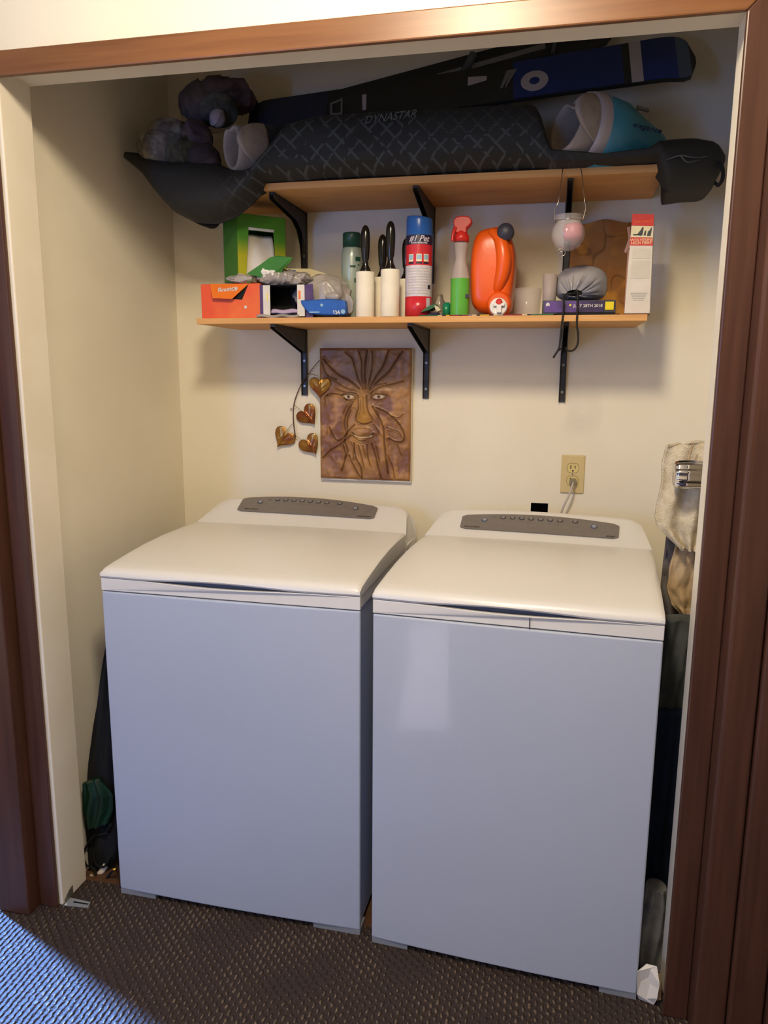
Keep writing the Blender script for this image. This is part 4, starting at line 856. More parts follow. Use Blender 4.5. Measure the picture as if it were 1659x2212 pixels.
cp = W(1092, 501, yj-.02); bm = NB(); lathe(bm, [(.0215, .020), (.0222, 0), (.0222, -.012), (.020, -.016), (.0005, -.0165)], (cp.x, yj-.012, cp.z), 40, 'Y'); finish('cap', bm, M['capdark'], t)
# measuring cup and frosted tumbler
cx, r, _ = cyl(1109, 1170, .53, 640); zc4 = W(1140, 624, .53).z
t = thing('measuring_cup', 'low clear plastic measuring cup right of the orange jug', 'cup', (cx, .53, ZL))
bm = NB(); lathe(bm, [(r*.86, ZL+.0005), (r*.9, ZL+.004), (r, zc4), (r*.97, zc4), (r*.86, ZL+.005), (.001, ZL+.004)], (cx, .53, 0), 40); finish('cup_body', bm, M['cupclear'], t)
cx, r, _ = cyl(1172.5, 1204, .49, 600); zc4 = W(1188, 593, .49).z
zbk = W(1188, 650, .46).z
t = thing('tumbler', 'tall frosted plastic tumbler standing on the left end of the violet box', 'cup', (cx, .49, zbk))
# violet box lying flat
xk0, xk1 = W(1171, 665, .447).x, W(1330, 665, .447).x; zk = zbk
bm = NB(); lathe(bm, [(r*.9, zk+.0006), (r*.92, zk+.003), (r, zc4), (r*.95, zc4), (r*.86, zk+.005), (.001, zk+.005)], (cx, .49, 0), 36); finish('cup_body', bm, M['frost'], t)
t = thing('flat_violet_box', 'flat violet box with yellow sticker lying under the grey drawstring pouch', 'box', ((xk0+xk1)/2, .49, ZL))
bm = NB(); box(bm, xk0, xk1, .450, .56, ZL+.0035, zk); finish('carton', bm, M['ring'], t, bev=.0015)
bm = NB(); box(bm, xk0+.006, W(1306, 665, .447).x, .4485, .4502, ZL+.008, zk-.002); finish('spine', bm, M['pboxspine'], t)
bm = NB(); box(bm, W(1307, 665, .447).x, W(1325.5, 665, .447).x, .4480, .4502, W(1316, 669, .447).z, W(1316, 651.5, .447).z); finish('sticker', bm, M['yellow'], t)
text('lettering', 'JULY 28TH 2018', 0.0105, M['white'], t, W(1270, 660.5, .4483), bold=.0001)
bm = NB(); lathe(bm, [(.0028, 0), (.0028, -.0004)], W(1232, 659, .4484), 12, 'Y'); finish('dot', bm, M['yellow'], t)
bm = NB(); prism(bm, [W(u, v, .4482) for u, v in ((1179.5, 662), (1179.5, 657), (1182, 654), (1186, 654), (1187.5, 658), (1187, 662), (1184.5, 660))], (0, -.0004, 0)); finish('logo', bm, M['white'], t)
bm = NB(); box(bm, W(1203, 665, .447).x, xk1, .4495, .4502, ZL+.0005, ZL+.0075); box(bm, W(1203, 665, .447).x, xk1+.012, .451, .55, ZL+.0005, ZL+.0033); finish('black_base', bm, M['black'], t)
# grey drawstring pouch on it
pc = W(1256, 613, .49); t = thing('drawstring_pouch', 'grey nylon pouch gathered shut with a long black drawstring hanging over the shelf edge', 'pouch', (pc.x, .51, zk))
pw, ph = abs(W(1313, 613, .49).x-W(1200, 613, .49).x)/2, (W(1256, 572, .49).z-zk)/2; mx, mz = W(1241, 634, .46).x-pc.x, W(1241, 634, .46).z-(zk+ph)
bm = NB(); NR, NT = 16, 72; pcz = zk+ph+.0012; rg = []
for i in range(NR+1):
    s = i/NR; row = []
    for j in range(NT):
        a = 2*PI*j/NT; fold = (1-s)**.7*math.sin(13*a+2*math.sin(3*a))+.5*(1-s)*math.sin(29*a)
        ox, oz = pw*math.copysign(abs(math.cos(a))**.80, math.cos(a)), ph*(math.sin(a)**.85 if math.sin(a) > 0 else -abs(math.sin(a))**.42)*(1-.12*max(0, -math.cos(a))*max(0, math.sin(a)))
        ix, iz = mx+.020*math.cos(a), mz+.008*math.sin(a); q = s**1.05
        x = ix+(ox-ix)*q; z = iz+(oz-iz)*q; y = .458+.055*(s**2.4)+.0085*fold*math.sin(PI*min(1, s+.15))
        row.append(bm.verts.new((pc.x+x, y, max(pcz-ph, pcz+z))))
    rg.append(row)
for k_ in range(1, 6):
    q = k_/5; rg.append([bm.verts.new((pc.x+(v.co.x-pc.x)*math.sqrt(max(0, 1-(q*.9)**2)), .513+.05*q, pcz+(v.co.z-pcz)*math.sqrt(max(0.02, 1-(q*.9)**2)))) for v in rg[NR]])
for a, b in zip(rg, rg[1:]):
    for j in range(NT): f = bm.faces.new((a[j], a[(j+1) % NT], b[(j+1) % NT], b[j])); f.smooth = True
bm.faces.new(rg[-1]); finish('pouch_body', bm, M['greybag'], t)
bm = NB(); gridsurf(bm, 24, 4, lambda u, v: Vector((pc.x+mx+.020*(1-.9*v)*math.cos(2*PI*u), .458+.014*v, pcz+mz+.008*(1-.9*v)*math.sin(2*PI*u))), closeu=True); finish('pouch_mouth', bm, M['black'], t)
bm = NB(); yd = .424
tube(bm, [W(1239, 634, .455), W(1247, 629, .450), W(1247.5, 650, .444), W(1247, 676, .430), W(1246, 700, yd), W(1249, 725, yd), W(1247, 745, yd), W(1238, 757, yd), W(1226, 757, yd), W(1222, 750, yd-.002)], .0026, 8)
tube(bm, [W(1239, 634, .455), W(1219, 638, .450), W(1218, 660, .443), W(1216, 682, .428), W(1213, 705, yd), W(1210, 735, yd), W(1208, 752, yd), W(1202, 762, yd), W(1195, 773, yd)], .0026, 8)
finish('drawstring', bm, M['cordb'], t)
bm = NB(); bmesh.ops.create_icosphere(bm, subdivisions=2, radius=.0048, matrix=Matrix.Translation(W(1208, 754, yd))); finish('knot', bm, M['cordb'], t, smooth=True)
# striped woven cloth laid along the shelf
t = thing('woven_runner', 'green, crimson and cream woven strip lying flat along the front of the lower shelf', 'cloth', (W(1050, 676, .45).x, .45, ZL))
segs = [(905, 'g'), (946, 'c'), (955, 'n'), (963, 'y'), (972, 'm'), (992, 'n'), (999, 'm'), (1011, 'l'), (1019, 'c'), (1030, 'n'), (1037, 'y'), (1057, 'n'), (1066, 'c'), (1076, 's'), (1087, 'm'), (1128, 'c'), (1139, 'n'), (1147, 'g'), (1196, None)]
cm = dict(g='#3f6a4a', c='#cfc2a0', n='#2c2540', y='#d6a92a', m='#8c2440', l='#7d7291', s='#9a9590')
for k_, v_ in cm.items(): M['yarn_'+k_] = mat('yarn_'+k_, v_, .9, bump=.5, bscale=300)
for (u0, kk), (u1, _) in zip(segs, segs[1:]):
    a, b = W(u0, 676, .436).x, W(u1, 676, .436).x; bm = NB(); box(bm, a, b, .434, .449, ZL+.0003, ZL+.0034); finish('yarn_band', bm, M['yarn_'+kk], t, bev=.001)
bm = NB(); prism(bm, [W(908, 675, .447), W(918, 666, .447), W(930, 659, .447), W(941, 656, .447), W(944, 662, .447), W(934, 666, .447), W(926, 670, .447)], (0, .05, 0)); finish('turned_corner', bm, M['yarn_g'], t, bev=.001)
bm = NB(); prism(bm, [W(938, 659, .445), W(946, 662, .445), W(952, 670, .445), W(944, 673, .445), W(940, 668, .445)], (0, .03, 0)); finish('turned_corner', bm, M['yarn_c'], t, bev=.001)
bm = NB(); prism(bm, [(W(947, 676, .447).x, .45, ZL+.0004), (W(912, 676, .447).x, .45, ZL+.0004), (W(930, 664, .447).x, .45, ZL+.010), (W(946, 664, .447).x, .45, ZL+.012)], (0, .03, 0)); finish('folded_layer', bm, M['yarn_n'], t)
# tall slim white and red box, leaning slightly
b0, b1, t1, t0 = W(1348.5, 679, .46), W(1403, 681, .46), W(1413, 463, .44), W(1366, 462, .44)
t = thing('slim_tall_box', 'tall slim white box with red top at the right end of the lower shelf', 'box', ((b0.x+b1.x)/2, .46, ZL))
bz = ZL+.0045
b0.z = b1.z = bz; dv = Vector((0.010, .075, 0))
bm = NB(); hexa(bm, [b0, b1, b1+dv, b0+dv, t0, t1, t1+dv, t0+dv]); finish('carton', bm, M['boxwhite'], t, bev=.0006)
def BX(s, h, off=.0006): 
    p = (b0+(b1-b0)*s)*(1-h)+(t0+(t1-t0)*s)*h; return p+Vector((0, -off, 0))
def bpatch(nm, m_, s0, s1, h0_, h1_, off=.0008): bm = NB(); prism(bm, [BX(s0, h0_, off), BX(s1, h0_, off), BX(s1, h1_, off), BX(s0, h1_, off)], (0, .0003, 0)); return finish(nm, bm, m_, t)
bpatch('red_top', M['boxred'], 0, 1, .885, 1.0); bpatch('red_band', M['boxred'], -.0, 1.0, .690, .770)
o = bpatch('picture', M['cream'], .03, .95, .772, .883)
bm = NB()
for q in (((.08, .80), (.30, .805), (.42, .84), (.50, .872), (.56, .868), (.53, .80), (.48, .785), (.30, .79), (.12, .788)), ((.57, .79), (.62, .835), (.68, .84), (.67, .79)), ((.72, .785), (.76, .83), (.84, .845), (.90, .872), (.93, .865), (.91, .82), (.89, .785))):
    prism(bm, [BX(s, h, .0014) for s, h in q], (0, .0003, 0))
finish('animal_silhouette', bm, M['slate'], o)
text('lettering', 'WOLVERINE', .0098, M['cream'], t, BX(.5, .744, .0012), (1, 0, 0), (0.06, 0, 1), extrude=.0002); text('lettering', 'HIGH FIBRE', .0098, M['cream'], t, BX(.49, .714, .0012), (1, 0, 0), (0.06, 0, 1), extrude=.0002); text('lettering', 'SMALL BATCH', .007, M['orangeflap'], t, BX(.52, .925, .0012), (1, 0, 0), (0.06, 0, 1), extrude=.0002)
for i in range(5): bpatch('print_row', M['boxgrey'], .18+.03*i, .88-.04*i, .205-.018*i, .213-.018*i)
M['boxtone'] = mat('faint_print', '#cfc7b8', .6); bpatch('print_block', M['boxtone'], .14, .92, .56, .66); bpatch('print_block', M['boxtone'], .14, .92, .36, .54)
bm = NB(); e0, e1 = b0.copy(), b1.copy(); hexa(bm, [Vector((e0.x, .458, ZL+.0005)), Vector((e1.x+.001, .458, ZL+.0005)), Vector((e1.x+.001, .53, ZL+.0005)), Vector((e0.x, .53, ZL+.0005)), Vector((e0.x, .458, bz)), Vector((e1.x+.001, .458, bz)), Vector((e1.x+.001, .53, bz)), Vector((e0.x, .53, bz))]); finish('dark_base', bm, M['darktrim'], t)
t = thing('plastic_strip', 'translucent pinkish plastic strip sticking out behind the tall slim box', 'strip', (W(1352, 520, .55).x, .55, ZL))
bm = NB(); prism(bm, [W(1354, 492, .55), W(1361, 488, .55), W(1362, 530, .55), W(1352, 548, .55), W(1348, 543, .55), W(1358, 515, .55)], (0, .001, 0)); prism(bm, [W(1356, 540, .552), W(1360, 540, .552), (W(1360, 540, .552).x, .552, ZL+.001), (W(1356, 540, .552).x, .552, ZL+.001)], (0, .001, 0)); finish('strip_body', bm, M['pinktag'], t)

# glass tealight globe hanging from the upper shelf edge by a wire bail
yg = .408; gc = W(1227, 505, yg); gr = abs(W(1264, 505, yg).x-W(1190, 505, yg).x)/2; top = W(1227, 466, yg).z; bot = W(1227, 541, yg).z
t = thing('hanging_candle_globe', 'clear glass globe with pink candle hanging by a wire bail from the upper shelf', 'candle holder', (gc.x, yg, bot))
H = top-bot; bm = NB()
lathe(bm, [(gr*.35, bot), (gr*.75, bot+.10*H), (gr*.97, bot+.34*H), (gr, bot+.48*H), (gr*.93, bot+.66*H), (gr*.76, bot+.80*H), (gr*.72, bot+.86*H), (gr*.86, top), (gr*.82, top), (gr*.69, bot+.86*H), (gr*.73, bot+.79*H), (gr*.90, bot+.65*H), (gr*.965, bot+.48*H), (gr*.93, bot+.34*H), (gr*.72, bot+.12*H), (gr*.30, bot+.03*H)], (gc.x, yg, 0), 40); finish('glass_bowl', bm, M['globe'], t)
bm = NB(); lathe(bm, [(gr*.50, bot+.30*H), (gr*.58, bot+.42*H), (gr*.58, bot+.66*H), (gr*.45, bot+.76*H), (.0005, bot+.78*H)], (gc.x+gr*.28, yg, 0), 28); finish('candle', bm, M['pinkwax'], t, smooth=True)
bm = NB(); zr_ = bot+.84*H
tube(bm, [(gc.x-gr*.80, yg, zr_), W(1198, 452, yg), W(1207, 432, yg), (W(1214, 420, yg).x, YS-.008, ZU+.004), (W(1222, 410, yg).x, YS-.004, ZU+.0025), (W(1236, 410, yg).x, YS-.004, ZU+.0025), (W(1252, 415, yg).x, YS-.010, ZU-.004), W(1262, 428, yg), W(1265, 450, yg), (gc.x+gr*.80, yg, zr_)], .0011, 6); finish('wire_bail', bm, M['wire'], t)
bm = NB(); tube(bm, [(gc.x+gr*.76*math.cos(a), yg+gr*.76*math.sin(a), zr_) for a in [2*PI*i/24 for i in range(25)]], .0010, 6, n=1); finish('neck_wire', bm, M['wire'], t)
bm = NB(); s0 = W(1213, 547, yg-.005); tube(bm, [s0+Vector(((.002+.0011*a)*math.cos(a), 0, (.002+.0011*a)*math.sin(a))) for a in [i*.4 for i in range(24)]], .0009, 6, n=1); tube(bm, [s0+Vector((0.0, 0, .011)), Vector((gc.x-gr*.40, yg-.004, bot+.008))], .0009, 6, n=1); finish('spiral_charm', bm, M['wire'], t)

# ================================================================== ON THE BACK WALL
# carved face plaque: a relief slab with white edges
pTL, pTR, pBL = W(690, 751, D-.02), W(889, 753, D-.02), W(693, 1033, D-.02)
PW, PH = .298, .415; px0 = W(691.5, 890, D-.02).x; pz1 = W(790, 752, D-.02).z
t = thing('face_plaque', 'brown carved plaque of a bearded bark-like face hanging on the wall below the shelf', 'wall plaque', (px0+PW/2, D, pz1-PH))
bm = NB(); box(bm, px0+.001, px0+PW+.0022, D-.0150, D-.001, pz1-PH-.0055, pz1-.001); finish('backing_slab', bm, M['boxwhite'], t, bev=.001)
GW, GH = 220, 306
U, V = np.meshgrid(np.linspace(0, 1, GW), np.linspace(0, 1, GH), indexing='ij')
def Q(p): return [((x-540)/830, (y-285)/1175) for x, y in p]
asp = 1175/830
def dist(poly):
    P = np.array(poly); best = np.full(U.shape, 9.0)
    for a, b in zip(P, P[1:]):
        dx, dy = b[0]-a[0], (b[1]-a[1])*asp; L2 = dx*dx+dy*dy+1e-12; tt = np.clip(((U-a[0])*dx+(V-a[1])*asp*dy)/L2, 0, 1)
        best = np.minimum(best, np.hypot(U-a[0]-tt*dx, (V-a[1])*asp-tt*dy))
    return best
def smooth2(p): 
    q = smoothpath([(a, b, 0) for a, b in p], 4); return [(v.x, v.y) for v in q]
def gauss(cx_, cy_, sx, sy): a, b = Q([(cx_, cy_)])[0]; return np.exp(-(((U-a)/(sx/830))**2+((V-b)*asp/(sy/830))**2))
Hm = np.zeros(U.shape)
Hm += .0045*gauss(810, 880, 230, 330)+.0045*gauss(1080, 880, 230, 330)*0.8+.006*gauss(945, 500, 260, 220)*.6
nose = np.clip(1-np.abs((U-(945-540)/830)/np.interp(V, [0, .31, .55, .57, 1], [.03, .035, .085, .06, .03])), 0, 1)*np.clip((V-.29)/.22, 0, 1)*np.clip((.575-V)/.02, 0, 1)
Hm += .013*nose**.7
Hm += .004*gauss(800, 665, 110, 24)+.004*gauss(1080, 660, 120, 24)-.004*gauss(810, 712, 85, 34)-.004*gauss(1085, 708, 85, 34)+.0035*gauss(810, 715, 38, 20)+.0035*gauss(1085, 711, 38, 20)
Hm += .004*gauss(940, 1035, 130, 26)+.0045*gauss(940, 1095, 105, 22)-.003*gauss(935, 1068, 80, 10)+.004*gauss(940, 1010, 170, 40)+.003*gauss(940, 1250, 130, 170)
G = [([(945, 640), (900, 560), (870, 450), (840, 370), (780, 320)], 1), ([(950, 640), (930, 520), (930, 400), (900, 310)], 1), ([(965, 640), (960, 480), (975, 300)], 1.3), ([(985, 640), (1010, 520), (1030, 400), (1020, 310)], 1), ([(1000, 640), (1060, 530), (1120, 440), (1170, 300)], 1.2), ([(1010, 640), (1090, 560), (1180, 480), (1240, 380), (1290, 310)], 1.2), ([(905, 640), (820, 570), (720, 520), (640, 450), (580, 380)], 1.2), ([(880, 660), (800, 640), (720, 600), (660, 560)], .8),
 ([(690, 640), (760, 670), (850, 682), (885, 690)], .8), ([(600, 710), (640, 690), (740, 700), (790, 745)], 1), ([(595, 790), (590, 720), (640, 700)], .8), ([(750, 700), (790, 690), (850, 700), (880, 730)], .9), ([(760, 725), (810, 745), (870, 735)], .8), ([(1010, 720), (1050, 690), (1110, 690), (1150, 700)], .9), ([(1020, 730), (1080, 742), (1140, 715)], .8), ([(1010, 690), (1050, 650), (1110, 620), (1200, 600), (1300, 570)], .9), ([(1000, 660), (1060, 610), (1150, 590)], .7),
 ([(895, 700), (903, 800), (875, 890), (890, 930), (950, 955), (1000, 945), (1030, 915), (990, 830), (975, 700)], .9), ([(915, 720), (925, 820), (905, 880)], .6), ([(950, 710), (950, 800), (960, 860)], .6), ([(850, 760), (800, 850), (770, 950), (790, 1050), (760, 1150), (780, 1250), (740, 1390)], 1.2), ([(830, 830), (800, 920), (800, 1040), (770, 1100), (800, 1200), (770, 1280)], 1), ([(870, 740), (800, 790), (760, 860)], .8), ([(1030, 800), (1090, 900), (1130, 1000), (1135, 1100), (1150, 1250), (1170, 1400)], 1.2), ([(1060, 810), (1150, 850), (1250, 930), (1310, 1030), (1305, 1100), (1240, 1112), (1170, 1080)], 1.1), ([(1160, 980), (1200, 1000), (1260, 1020), (1290, 1070)], .7),
 ([(870, 960), (820, 1010), (760, 1085), (700, 1112), (660, 1060), (630, 990)], 1), ([(1040, 960), (1080, 1010), (1110, 1060)], .8), ([(845, 1035), (880, 1060), (935, 1078), (990, 1072), (1040, 1040)], 1.1), ([(850, 1062), (930, 1112), (1030, 1070)], .8), ([(860, 1005), (930, 990), (1010, 1000)], .6),
 ([(860, 1130), (870, 1250), (920, 1350), (930, 1450)], 1), ([(900, 1150), (930, 1260), (950, 1350)], .9), ([(940, 1150), (965, 1250)], .8), ([(980, 1140), (985, 1240), (1010, 1330)], .9), ([(1020, 1130), (1060, 1250), (1080, 1350), (1110, 1450)], 1), ([(1060, 1150), (1095, 1300)], .8), ([(810, 1240), (850, 1330), (900, 1420), (935, 1455)], 1), ([(830, 1120), (860, 1200), (850, 1290)], .8), ([(560, 1280), (640, 1200), (740, 1140), (830, 1060)], 1), ([(1300, 860), (1260, 895), (1200, 880)], .7), ([(1250, 1130), (1290, 1230)], .7), ([(1160, 1230), (1210, 1330), (1230, 1440)], .8), ([(620, 1000), (600, 1060)], .6), ([(640, 1160), (640, 1210)], .6), ([(560, 760), (600, 800)], .5), ([(560, 400), (610, 520), (700, 560)], .8), ([(1180, 1040), (1250, 1060)], .5)]
groove = np.zeros(U.shape)
for p, k_ in G:
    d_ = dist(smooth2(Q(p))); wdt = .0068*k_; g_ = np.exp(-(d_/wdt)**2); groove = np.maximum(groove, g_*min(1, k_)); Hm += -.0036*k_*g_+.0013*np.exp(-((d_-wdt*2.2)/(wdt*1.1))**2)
nz = np.zeros(U.shape); n2_ = np.zeros(U.shape)
for i in range(GW):
    for j in range(GH):
        a, b = U[i, j]*.3, V[i, j]*.42; nz[i, j] = noise.noise(Vector((a*26, b*26, 1)))+.5*noise.noise(Vector((a*70, b*70, 2))); n2_[i, j] = noise.noise(Vector((a*12, b*12, 5)))
Hm += .0022*nz; edge = np.minimum(np.minimum(U, 1-U)*PW, np.minimum(V, 1-V)*PH); Hm -= .004*np.exp(-(edge/.004)**2)*(1+nz)
def mixc(a, b, t_): return a*(1-t_[..., None])+b*t_[..., None]
c1, c2, c3, cd_ = [np.array(lin(h)[:3]) for h in ('#94693a', '#74492a', '#b08048', '#452a17')]
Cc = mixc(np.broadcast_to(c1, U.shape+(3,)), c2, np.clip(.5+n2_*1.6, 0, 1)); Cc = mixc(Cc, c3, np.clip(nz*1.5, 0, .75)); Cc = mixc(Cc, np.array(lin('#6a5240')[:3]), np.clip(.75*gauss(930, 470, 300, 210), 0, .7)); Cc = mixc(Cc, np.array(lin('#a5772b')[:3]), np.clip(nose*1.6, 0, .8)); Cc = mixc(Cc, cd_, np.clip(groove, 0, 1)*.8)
for (ex_, ey_) in ((810, 713), (1085, 709)):
    e_ = np.clip(2.2*gauss(ex_, ey_, 58, 20)-.7, 0, 1); Cc = mixc(Cc, np.array(lin('#c9b79a')[:3]), e_*.9); Cc = mixc(Cc, np.array(lin('#4a3326')[:3]), np.clip(2.6*gauss(ex_-2, ey_, 20, 20)-.9, 0, 1))
Cc = mixc(Cc, np.array(lin('#d3bf9a')[:3]), np.clip(2.4*np.exp(-(dist(smooth2(Q([(870, 1056), (930, 1076), (1020, 1058)])))/.011)**2)-1.0, 0, 1)*.9)
bm = NB(); cl = bm.loops.layers.float_color.new('stain'); vv = [[bm.verts.new((px0+PW*U[i, j], D-.0185-Hm[i, j]-.004, pz1-PH*V[i, j])) for j in range(GH)] for i in range(GW)]
for i in range(GW-1):
    for j in range(GH-1):
        f = bm.faces.new((vv[i][j], vv[i][j+1], vv[i+1][j+1], vv[i+1][j])); f.smooth = True
        for l, (a, b) in zip(f.loops, ((i, j), (i, j+1), (i+1, j+1), (i+1, j))): l[cl] = (*Cc[a, b], 1)
m = bpy.data.materials.new('stained_relief'); m.use_nodes = True; at = m.node_tree.nodes.new('ShaderNodeAttribute'); at.attribute_name = 'stain'; m.node_tree.links.new(at.outputs['Color'], m.node_tree.nodes['Principled BSDF'].inputs['Base Color']); m.node_tree.nodes['Principled BSDF'].inputs['Roughness'].default_value = .42; M['stain'] = m
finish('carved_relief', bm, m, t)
# brown stone-look slab leaning on the wall behind the pouch
sx0, sx1, sz1 = W(1226, 640, .715).x, W(1352, 560, .715).x, W(1290, 478, .715).z; SW, SH = sx1-sx0+.02, sz1-ZL
t = thing('stone_plaque', 'rough amber-brown stone-like plaque leaning on the wall behind the grey pouch', 'wall plaque', ((sx0+sx1)/2, .715, ZL))
def cell(x, z):
    best = [9, 9]
    for i in range(-1, 2):
        for j in range(-1, 2):
            gx, gz = math.floor(x)+i, math.floor(z)+j; rx = gx+.5+.45*math.sin(gx*12.7+gz*7.3); rz = gz+.5+.45*math.sin(gx*5.1+gz*19.7); d_ = math.hypot(x-rx, z-rz)
            if d_ < best[0]: best = [d_, best[0]]
            elif d_ < best[1]: best[1] = d_
    return best[1]-best[0]
bm = NB(); n1, n2 = 90, 130; cl = bm.loops.layers.float_color.new('stain'); vs, cs = [], []
for i in range(n1):
    rv, rc = [], []
    for j in range(n2):
        a, b = i/(n1-1), j/(n2-1); x, z = sx0+SW*a, ZL+.001+SH*b*(1-.02*math.sin(9*a)*b); wv = noise.noise(Vector((x*14, z*14, 3))); ce = cell(x*9+wv, z*9+.6*wv); cr = math.exp(-(ce/.05)**2)*.6; nn_ = noise.noise(Vector((x*45, z*45, 0)))
        y = .712+.016*(1-b)*-.3-.002*nn_+.004*cr-.003*wv
        if i in (0, n1-1) or j in (0, n2-1): y = .7285
        rv.append(bm.verts.new((x, y, z))); k = max(0, min(1, .5+wv*1.1+nn_*.4)); c_ = c1*(1-k)+np.array(lin('#8c5a26')[:3])*k; c_ = c_*(1-.75*cr); am = max(0, noise.noise(Vector((x*22, z*22, 8)))*1.9-.15); c_ = c_*(1-min(.7, am))+np.array(lin('#bf8428')[:3])*min(.7, am); rc.append(c_)
    vs.append(rv); cs.append(rc)
for i in range(n1-1):
    for j in range(n2-1):
        f = bm.faces.new((vs[i][j], vs[i+1][j], vs[i+1][j+1], vs[i][j+1])); f.smooth = True
        for l, (a, b) in zip(f.loops, ((i, j), (i+1, j), (i+1, j+1), (i, j+1))): l[cl] = (*cs[a][b], 1)
m = M['stain'].copy(); m.node_tree.nodes['Principled BSDF'].inputs['Roughness'].default_value = .75; finish('stone_face', bm, m, t); bm = NB(); box(bm, sx0+.002, sx0+SW-.002, .726, .733, ZL+.001, ZL+SH-.006); finish('backing', bm, M['darktrim'], t)
# gilded ivy sprig
yi = D-.012
t = thing('ivy_ornament', 'gilded metal ivy sprig with four heart-shaped leaves curving beside the face plaque', 'wall ornament', W(640, 900, D))
bm = NB(); tube(bm, [W(690, 778, yi), W(668, 805, yi), W(652, 828, yi), W(640, 855, yi), W(634, 880, yi), W(634, 910, yi), W(638, 944, yi)], lambda s: .0012+.0010*s, 8); finish('main_stem', bm, M['stem'], t)
for p in ([(636, 875), (648, 885), (657, 896)], [(632, 915), (626, 922), (619, 932)], [(637, 940), (648, 948), (657, 957)], [(660, 812), (672, 808), (686, 812)]):
    bm = NB(); tube(bm, [W(u, v, yi-.002) for u, v in p], .0008, 6); finish('twig', bm, M['stem'], t)
bm = NB(); tube(bm, [W(629, 884, yi+.004)+Vector((.003*math.cos(a), 0, .003*math.sin(a))) for a in [i*.5 for i in range(13)]], .0008, 6, n=1); finish('hanging_loop', bm, M['stem'], t)
def leaf(u, v, ang, sz, roll, y):
    c = W(u, v, y); R3 = Matrix.Rotation(ang, 3, 'Y'); bm = NB(); nU, nV = 26, 12
    def fn(a, b):
        th = 2*PI*a; r_ = b; s_ = math.sin(th); x = .92*s_**3 if False else (16*s_**3)/17; z = (13*math.cos(th)-5*math.cos(2*th)-2*math.cos(3*th)-math.cos(4*th))/17
        x, z = x*r_, z*r_-0.12*(1-r_); vein = .10*math.exp(-(abs(x)/.05)**2)-.05*abs(x)**.6+.035*math.cos(9*math.atan2(x, z+.35))*r_; yy = -(vein+.08*roll*x-.10*r_*r_)
        return c+R3 @ Vector((x*sz, yy*sz, z*sz))
    gridsurf(bm, nU, nV, fn, closeu=True); o = finish('leaf', bm, M['bronze'], t); so = o.modifiers.new('t', 'SOLIDIFY'); so.thickness = .0009
leaf(690, 834, 0.03, .0385, .2, D-.034); leaf(663, 897, -.72, .0400, .8, yi-.008); leaf(612, 945, .62, .0400, -.6, yi-.008); leaf(668, 960, -.62, .0400, .8, yi-.010)
# outlet with plug and cord
ox0, ox1, oz1, oz0 = W(1213.5, 984, D).x, W(1264.5, 984, D).x, W(1240, 983, D).z, W(1236, 1065, D).z
t = thing('wall_outlet', 'ivory duplex wall outlet with cover plate above the right machine', 'outlet', ((ox0+ox1)/2, D, oz0))
bm = NB(); box(bm, ox0, ox1, D-.006, D-.0003, oz0, oz1); finish('cover_plate', bm, M['ivory'], t, bev=.0035, seg=3)
M['ivory2'] = mat('ivory_receptacle', '#cdbb7c', .35); ocx = (ox0+ox1)/2
for cz_ in ((oz0+oz1)/2+.0195, (oz0+oz1)/2-.0195):
    bm = NB(); pts = [(ocx+.0172*math.cos(a), D-.0058, cz_+max(-.0138, min(.0138, .0172*math.sin(a)))) for a in [2*PI*i/40 for i in range(40)]]; prism(bm, pts, (0, -.0016, 0)); rc = finish('receptacle', bm, M['ivory2'], t)
    bm = NB(); pts = [(ocx+.0182*math.cos(a), D-.0058, cz_+max(-.0148, min(.0148, .0182*math.sin(a)))) for a in [2*PI*i/40 for i in range(40)]]; prism(bm, pts, (0, -.0004, 0)); finish('receptacle_gap', bm, M['darktrim'], t)
    for sx_, hh_ in ((-.0065, .0055), (.0065, .0045)):
        bm = NB(); box(bm, ocx+sx_-.0012, ocx+sx_+.0012, D-.0078, D-.0073, cz_+.003-hh_, cz_+.003+hh_); finish('slot', bm, M['black'], rc)
    bm = NB(); lathe(bm, [(.0025, 0), (.0025, -.0006)], (ocx, D-.0073, cz_-.0085), 12, 'Y'); finish('ground_hole', bm, M['black'], rc)
bm = NB(); lathe(bm, [(.0028, 0), (.0022, -.0012)], (ocx, D-.006, (oz0+oz1)/2), 12, 'Y'); finish('screw', bm, M['buckle'], t)
t = thing('power_cord', 'pale power cord plugged into the lower socket and running down behind the dryer', 'cord', (ocx, D-.02, .9)); czl = (oz0+oz1)/2-.0195
bm = NB(); lathe(bm, [(.011, -.0076), (.012, -.012), (.011, -.022), (.006, -.030), (.004, -.034)], (ocx+.002, D, czl-.003), 20, 'Y'); finish('plug', bm, M['clear'], t)
bm = NB(); tube(bm, [(ocx+.002, D-.030, czl-.003), (ocx, D-.042, czl-.010), W(1229, 1070, D-.045), W(1213, 1107, D-.045), (W(1211, 1110, D-.045).x-.002, D-.03, .90), (W(1211, 1110, D-.045).x-.002, D-.02, .4)], .0032, 8); finish('cable', bm, M['cordw'], t)

